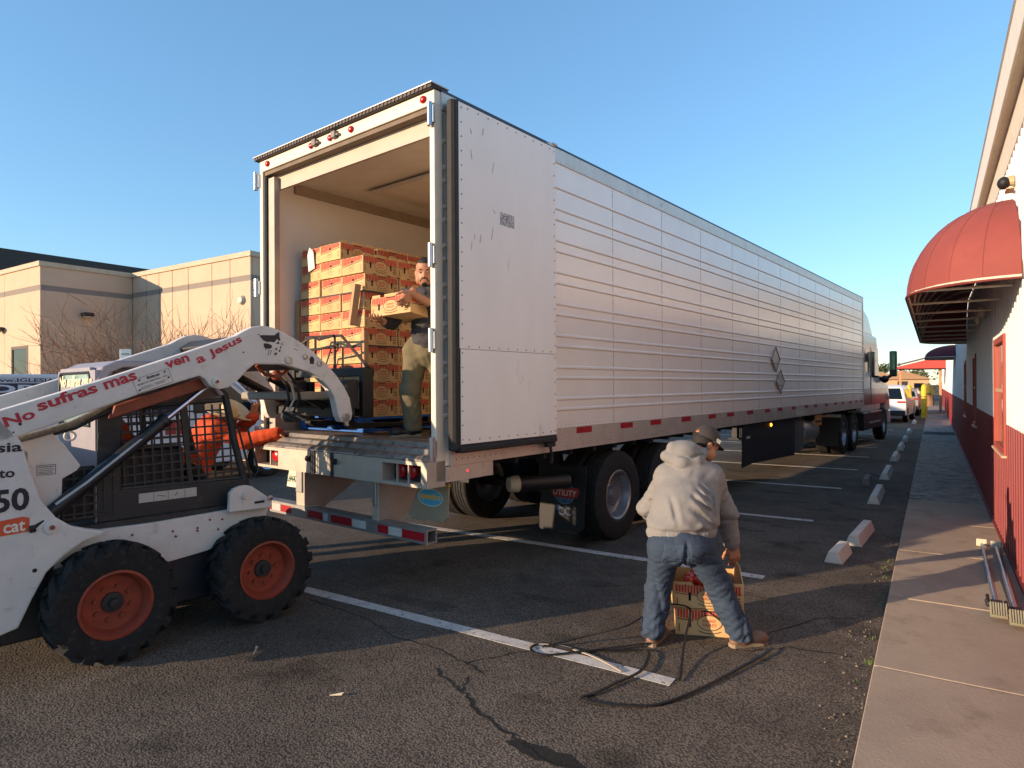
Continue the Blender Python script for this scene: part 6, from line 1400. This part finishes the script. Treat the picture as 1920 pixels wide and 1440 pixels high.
bx('band', (-21.19, 7.185, 4.26), (-18.98, 7.24, 4.40), m_band, bl_); bx('wall_panel', (-21.2, 7.179, 4.40), (-18.98, 7.24, 4.88), m_beige, bl_)
bx('side_panel_wall', (-19.04, 7.242, 0), (-18.98, 9.43, 4.26), m_beige, bl_); bx('band', (-19.04, 7.242, 4.26), (-18.986, 9.43, 4.40), m_band, bl_); bx('side_panel_wall', (-19.04, 7.242, 4.40), (-18.98, 9.43, 4.88), m_beige, bl_)
bx('end_wall', (-13.61, 9.502, 0), (-13.55, 22, 4.30), m_beige, bl_); bx('band', (-13.61, 9.502, 4.30), (-13.556, 22, 4.44), m_band, bl_); bx('end_wall', (-13.61, 9.502, 4.44), (-13.55, 22, 4.88), m_beige, bl_)
for a, b in (((-36.05, 7.14, 4.88), (-18.94, 7.5, 5.0)), ((-19.3, 7.5, 4.88), (-18.94, 9.40, 5.0)), ((-19.0, 9.401, 4.88), (-13.51, 9.8, 5.0)), ((-13.9, 9.8, 4.88), (-13.51, 22, 5.0))): bx('parapet_cap', a, b, m_capb, bl_)
wf = MB(); wf.box((-20.76, 7.17, .6), (-20.68, 7.23, 2.88)); wf.box((-19.78, 7.17, .6), (-19.70, 7.23, 2.88)); wf.box((-20.68, 7.17, 2.80), (-19.78, 7.23, 2.88)); wf.box((-20.68, 7.17, .6), (-19.78, 7.23, .68)); wfo = wf.build('window_frame', mat('bronze_frame', '4a3c30', .5), bl_)
bx('pane', (-20.68, 7.19, .68), (-19.78, 7.20, 2.80), mat('dark_bronze_glass', '2a2c24', .05), wfo)
def wall_lamp(loc, n, m, lab):
    t = thing('wall_lamp', lab, 'lamp', loc); R_ = Vector(n); mb = MB(); mb.box((-.13, -.13, -.08), (.13, .13, .02)); mb.build('hood', m, t, .03); mb = MB(); mb.lathe([(.09, -.12), (.10, -.08)], (0, 0, 0), (0, 0, 1), 14, caps=True); mb.build('lens', mat('lamp_lens', 'b9b1a0', .4), t); return t
wall_lamp((-18.85, 8.22, 3.75), (1, 0, 0), mat('lamp_dark', '2f2420', .6), 'dark wall lamp on the shaded side of the beige building')
wall_lamp((-21.33, 7.05, 3.42), (0, -1, 0), mat('lamp_brown', '4a3a30', .6), 'brown wall lamp above the window at the left picture edge')
t = thing('round_wall_lamp', 'pale round lamp high on the sunlit beige wall near the trailer', 'lamp', (-13.87, 9.40, 3.85)); mb = MB(); mb.lathe([(.0, .09), (.08, .07), (.12, .0)], (0, .03, 0), (0, -1, 0), 16); mb.build('globe', mat('lamp_pale', 'b5ada0', .5), t, smooth=40); bx('bracket', (-.14, .0, -.06), (-.09, .05, .06), m_galv, t)
dh = thing('dark_roofed_hall', 'dark brown roof of a taller hall behind the beige building', 'building', (0, 0, 0))
bx('wall', (-60, 23, 0), (-30, 60, 5.6), m_beige, dh); bx('wall', (-60, 9.3, 0), (-30, 23, 5.6), m_beige, dh); mb = MB(); mb.prism([(-29, 5.7), (-29, 7.0), (-45, 7.6), (-60, 7.0), (-60, 5.7)], 'y', 2, 60); mb.build('roof', mat('dark_roof_metal', '3a2f2a', .6, var=.1), dh)
# ---- bare trees
m_twig = mat('bare_twigs', '86674f', .9, var=.25, vscale=12)
def bare_tree(loc, h, spread, seed, lab):
    rr = random.Random(seed); t = thing('bare_tree', lab, 'tree', loc, 0, 'bare winter trees before the beige building'); trunk, br = MB(), MB()
    def grow_b(p, d, L_, r_, lev):
        pts = [p.copy()]; rs_ = [r_]; q = p.copy(); dd = d.copy(); n = 4
        for k in range(n):
            dd = (dd+Vector((rr.gauss(0, .20), rr.gauss(0, .20), rr.gauss(.04, .14)))).normalized(); q = q+dd*L_/n; pts.append(q.copy()); rs_.append(r_*(1-.6*(k+1)/n))
            if lev < 3 and k >= 0:
                for _ in range(2 if rr.random() < .6 else 1):
                    nd = (dd+Vector((rr.gauss(0, .65)*spread, rr.gauss(0, .65)*spread, rr.gauss(.12, .35)))).normalized(); grow_b(q.copy(), nd, L_*rr.uniform(.5, .8), max(rs_[-1]*.62, .0055), lev+1)
        (trunk if lev == 0 else br).tube(pts, rs_, 6 if lev < 2 else 3)
    for k in range(4):
        a = rr.uniform(0, 6.28); grow_b(Vector((.06*math.cos(a), .06*math.sin(a), 0)), Vector((.45*math.cos(a)*spread, .45*math.sin(a)*spread, 1)).normalized(), h*.42, .055, 0)
    link('trunk', trunk.mesh('trunk', smooth=60), m_twig, t); link('branches', br.mesh('branches', weld=False), m_twig, t)
bare_tree((-14.9, 6.9, 0), 4.0, .95, 3, 'leftmost bare tree, spreading before the shaded beige wall'); bare_tree((-14.0, 7.6, 0), 4.3, .8, 8, 'middle bare tree before the sunlit beige wall'); bare_tree((-13.0, 8.25, 0), 4.0, .8, 15, 'right bare tree nearest the trailer')
sg = thing('parking_sign', 'small white parking sign on a post above the loader arm', 'sign', (-11.52, 5.61, 0), .95)
bx('post', (-.025, .006, 0), (.025, .05, 2.40), m_galv, sg); pn = bx('sign_panel', (-.085, -.005, 2.08), (.085, .004, 2.42), mat('sign_white', 'dcdcd6', .5), sg, .003)
for z in (2.32, 2.22, 2.14): bx('sign_line', (-.06, -.0065, z), (.06, -.0055, z+.03), mat('sign_green', '8a9a8c', .6), pn)
# ================================================================ white van with lettering
vn = thing('lettered_van', 'white van with navy lettering panel parked beyond the loader', 'van', (-11, 0, 0))
m_van = mat('van_white', 'cfcfd2', .3, var=.04, coat=.3); m_navy = mat('navy_panel', '1c2444', .5, var=.1)
mb = MB(); mb.prism([(2.0, .38), (1.95, 1.85), (2.1, 1.96), (6.9, 1.98), (7.35, 1.90), (8.0, 1.32), (9.0, 1.18), (9.2, .9), (9.2, .4), (8.55, .38), (8.5, .62), (8.2, .75), (7.9, .75), (7.6, .62), (7.55, .38), (3.6, .38), (3.55, .62), (3.25, .75), (2.95, .75), (2.65, .62), (2.6, .38)], 'x', -1.9, 0); mb.build('body', m_van, vn, .03, 2)
mb = MB(); mb.prism([(6.5, 1.30), (6.5, 1.80), (7.2, 1.80), (7.85, 1.30)], 'x', .0005, .008); mb.build('door_window', mat('van_glass', '20262c', .06), vn)
mb = MB(); mb.tube([(.0, 7.28, 1.86), (.006, 7.45, 1.74), (.006, 7.62, 1.55), (.004, 7.86, 1.30)], .03, 6); mb.build('door_pillar', m_van, vn)
bx('door_seam', (.001, 6.42, .45), (.004, 6.44, 1.85), m_black, vn)
mb = MB(); mb.box((.06, 7.62, 1.22), (.26, 7.70, 1.48)); mo = mb.build('mirror', m_black, vn, .03); bx('mirror_glass', (.08, 7.612, 1.25), (.24, 7.6185, 1.45), mat('van_mirror', '7fb0d0', .05, .9), mo)
pnl = bx('lettering_panel', (.0005, 2.6, 1.30), (.004, 6.2, 1.835), m_navy, vn); bx('top_strip', (.0005, 2.6, 1.84), (.004, 6.2, 1.925), mat('strip_pale', 'b9bdc6', .5), vn)
letters('lettering', 'www.IGLESIA', (.0055, 3.52, 1.852), (0, 1, 0), (0, 0, 1), m_navy, pnl, w=.82, h=.055, bold=.02)
letters('lettering', 'ORP', (.0055, 3.50, 1.70), (0, 1, 0), (0, 0, 1), mat('van_letter_pale', 'c5cad4', .5), pnl, w=.86, h=.115, bold=.03)
vt = tyre_mesh(.35, .22, .22, 30); vr = rim_mesh(.22, .22, .06, .06, 5); m_chromew = mat('chrome_wheel', 'c9ccd2', .18, .95, var=.05)
for y in (3.1, 8.05):
    for x, f_ in ((-.10, False), (-1.80, True)): wheel(vn, x, y, .35, f_, vt, vr, 'wheel', m_chromew)
bx('red_stripe', (.001, 6.0, .95), (.005, 6.35, 1.15), mat('van_red', '9a1c22', .5), vn); bx('tail_lamp', (-.01, 1.93, 1.0), (.006, 2.02, 1.4), m_red, vn)
# ================================================================ far cars
def car(name, label, x, y, rz, L_, Wd, H, body, hatch):
    t = thing(name, label, 'car', (x, y, 0), rz, None); m = body
    prof = [(0, .35), (.02, .80), (.10, 1.02), (.35, H-.12), (.62, H), (L_*.55, H-.02), (L_*.70, 1.12), (L_*.97, .92), (L_, .6), (L_, .32), (L_*.93, .30), (L_*.90, .58), (L_*.82, .68), (L_*.74, .58), (L_*.71, .30), (L_*.29, .30), (L_*.26, .58), (L_*.18, .68), (L_*.10, .58), (L_*.07, .30)]
    mb = MB(); mb.prism(prof, 'x', -Wd/2, Wd/2); mb.v = [(a*(1-.20*max(0, min(1, (c-.95)/.7))), b, c) for a, b, c in mb.v]; o = mb.build('body', m, t, .07, 3, 40)
    mb = MB(); mb.prism([(.135, 1.06), (.36, H-.17), (.34, H-.155), (.115, 1.06)], 'x', -Wd/2+.14, Wd/2-.14); mb.v = [(a*(1-.20*max(0, min(1, (c-.95)/.7))), b-.02, c) for a, b, c in mb.v]; mb.build('rear_window', m_glass, t)
    for sx in (-1, 1):
        mb = MB(); mb.prism([(.55, 1.10), (.78, H-.14), (L_*.52, H-.15), (L_*.64, 1.12)], 'x', sx*(Wd/2-.004), sx*(Wd/2+.006)); mb.v = [(a*(1-.20*max(0, min(1, (c-.95)/.7))), b, c) for a, b, c in mb.v]; mb.build('side_window', m_glass, t)
        mb = MB(); mb.box((sx*(Wd/2-.36), -.012, .90), (sx*(Wd/2-.03), .03, .97)); mb.build('tail_lamp', m_red, t, .01)
    bx('plate', (-.25, -.004, .68), (.25, .02, .80), m_whitetape, t); bx('bumper', (-Wd/2+.05, -.03, .34), (Wd/2-.05, .06, .55), m_black, t, .02)
    for yy in (L_*.18, L_*.82):
        for sx, f_ in ((Wd/2-.11, False), (-Wd/2+.11, True)): wheel(t, sx, yy, .33, f_, vt2, vr2, 'wheel', m_rimal)
    return t
vt2 = tyre_mesh(.33, .21, .21, 24); vr2 = rim_mesh(.21, .21, .05, .06, 5)
car('parked_car', 'white crossover parked nose-in ahead of the tractor, rear towards the camera', -1.93, 33.7, -.06, 4.5, 1.86, 1.70, mat('car_white', 'dcdcd8', .25, coat=.5, var=.02), True)
car('parked_car', 'grey car parked just beyond the white crossover', -1.55, 41.0, -.03, 4.4, 1.8, 1.5, mat('car_grey', '8d8a88', .25, coat=.5, var=.02), False)
# ================================================================ far end: houses, trees, palm
m_tan = mat('tan_wall', 'b59a78', .9, var=.1); m_roof2 = mat('tan_roof', '9a7a5c', .9, var=.1)
for x, y, w, h, lab in ((-6.5, 95, 6, 2.6, 'low tan house left of the palm in the distance'), (-2.6, 78, 4.5, 2.2, 'small tan house with dark doorway beyond the yellow bollards')):
    t = thing('distant_house', lab, 'house', (x, y, 0)); bx('wall', (-w/2, 0, 0), (w/2, 6, h), m_tan, t); mb = MB(); mb.prism([(-w/2-.3, h), (w/2+.3, h), (0, h+.9)], 'y', -.3, 6.3); mb.build('roof', m_roof2, t); bx('door', (-.5, -.03, 0), (.4, -.005, 2.0), m_black, t); bx('window', (w/2-1.3, -.03, 1.0), (w/2-.5, -.005, 1.8), m_glass, t)
m_leaf = [mat('leaf_olive', '5a5a2c', .8, var=.3, vscale=20), mat('leaf_green', '3f4f26', .8, var=.3, vscale=20), mat('leaf_brown', '6f5638', .85, var=.3, vscale=20)]
def leafy(loc, h, r_, m, seed, lab, n=700, trunk_h=.4):
    rr = random.Random(seed); t = thing('distant_tree', lab, 'tree', loc, 0, 'trees on the far skyline'); mb = MB(); mb.tube([(0, 0, 0), (.1, 0, h*trunk_h), (.05, .1, h*.75)], [r_*.09, r_*.06, r_*.02], 6)
    for k in range(5): a = rr.uniform(0, 6.28); mb.tube([(.05, 0, h*trunk_h), (r_*.5*math.cos(a), r_*.5*math.sin(a), h*rr.uniform(.6, .85))], [r_*.04, r_*.015], 5)
    mb.build('trunk', m_twig, t); L_ = MB(); cl = [(rr.gauss(0, r_*.45), rr.gauss(0, r_*.45), h*rr.uniform(.5, .9), r_*rr.uniform(.3, .5)) for _ in range(9)]
    for _ in range(n):
        c = rr.choice(cl); v = Vector((rr.gauss(0, 1), rr.gauss(0, 1), rr.gauss(0, 1))).normalized()*c[3]*rr.random()**.4; p = Vector(c[:3])+v; s_ = r_*rr.uniform(.05, .10); a = Vector((rr.gauss(0, 1), rr.gauss(0, 1), rr.gauss(0, 1))).normalized(); b = a.orthogonal().normalized()
        L_.add([tuple(p+a*s_), tuple(p+b*s_*.6), tuple(p-a*s_), tuple(p-b*s_*.6)], [(0, 1, 2, 3)])
    link('crown', L_.mesh('crown', weld=False), m, t)
for i, (x, y, h, r_, k, lab) in enumerate(((-5.0, 105, 4.4, 2.2, 1, 'dark green tree on the skyline just right of the truck mirror'), (-8.5, 110, 4.4, 2.4, 2, 'brown leafless-looking tree on the skyline behind the truck mirror'), (-1.5, 90, 3.6, 1.6, 0, 'olive tree right of the skyline houses'), (2.0, 72, 3.6, 2.0, 1, 'green bush tree under the red canopy'))): leafy((x, y, 0), h, r_, m_leaf[k], 40+i, lab)
# date palm low by the canopy
pa = thing('palm_plant', 'low spreading palm plant under the red canopy in the distance', 'plant', (-.2, 58, 0))
mb = MB(); mb.tube([(0, 0, 0), (0, 0, .9)], [.25, .2], 8); mb.build('trunk', m_twig, pa); fr_ = MB(); rr = random.Random(2)
for k in range(26):
    a = rr.uniform(0, 6.28); el = rr.uniform(.2, 1.3); L_ = 1.7; pts = [Vector((0, 0, .9))+Vector((math.cos(a)*math.cos(el), math.sin(a)*math.cos(el), math.sin(el)))*L_*t_+Vector((0, 0, -.75*t_*t_)) for t_ in [q/7 for q in range(8)]]
    for i in range(1, 8):
        d = (pts[i]-pts[i-1]).normalized(); s_ = d.cross(Vector((0, 0, 1))).normalized()
        for sg_ in (-1, 1):
            for u_ in (0, .5):
                p = pts[i-1].lerp(pts[i], u_); e = p+(s_*sg_*.34+d*.22-Vector((0, 0, .10)))*(1-i/11); fr_.add([tuple(p-d*.025), tuple(p+d*.025), tuple(e)], [(0, 1, 2)])
link('fronds', fr_.mesh('fronds', weld=False), mat('palm_green', '7a7a3a', .7, var=.25), pa)
pt_ = thing('fan_palm', 'tiny tall fan palm on the skyline left of the truck mirror', 'tree', (-10.2, 160, 0)); mb = MB(); mb.tube([(0, 0, 0), (.2, 0, 5)], [.25, .18], 6); mb.build('trunk', m_twig, pt_); mb = MB(); rr = random.Random(9)
for k in range(90):
    v = Vector((rr.gauss(0, 1), rr.gauss(0, 1), rr.gauss(.2, .8))).normalized(); s_ = v.orthogonal().normalized()*.14; c = Vector((.2, 0, 5)); mb.add([tuple(c), tuple(c+v*.9+s_), tuple(c+v*1.25)], [(0, 1, 2)])
link('crown', mb.mesh('crown', weld=False), m_leaf[1], pt_)
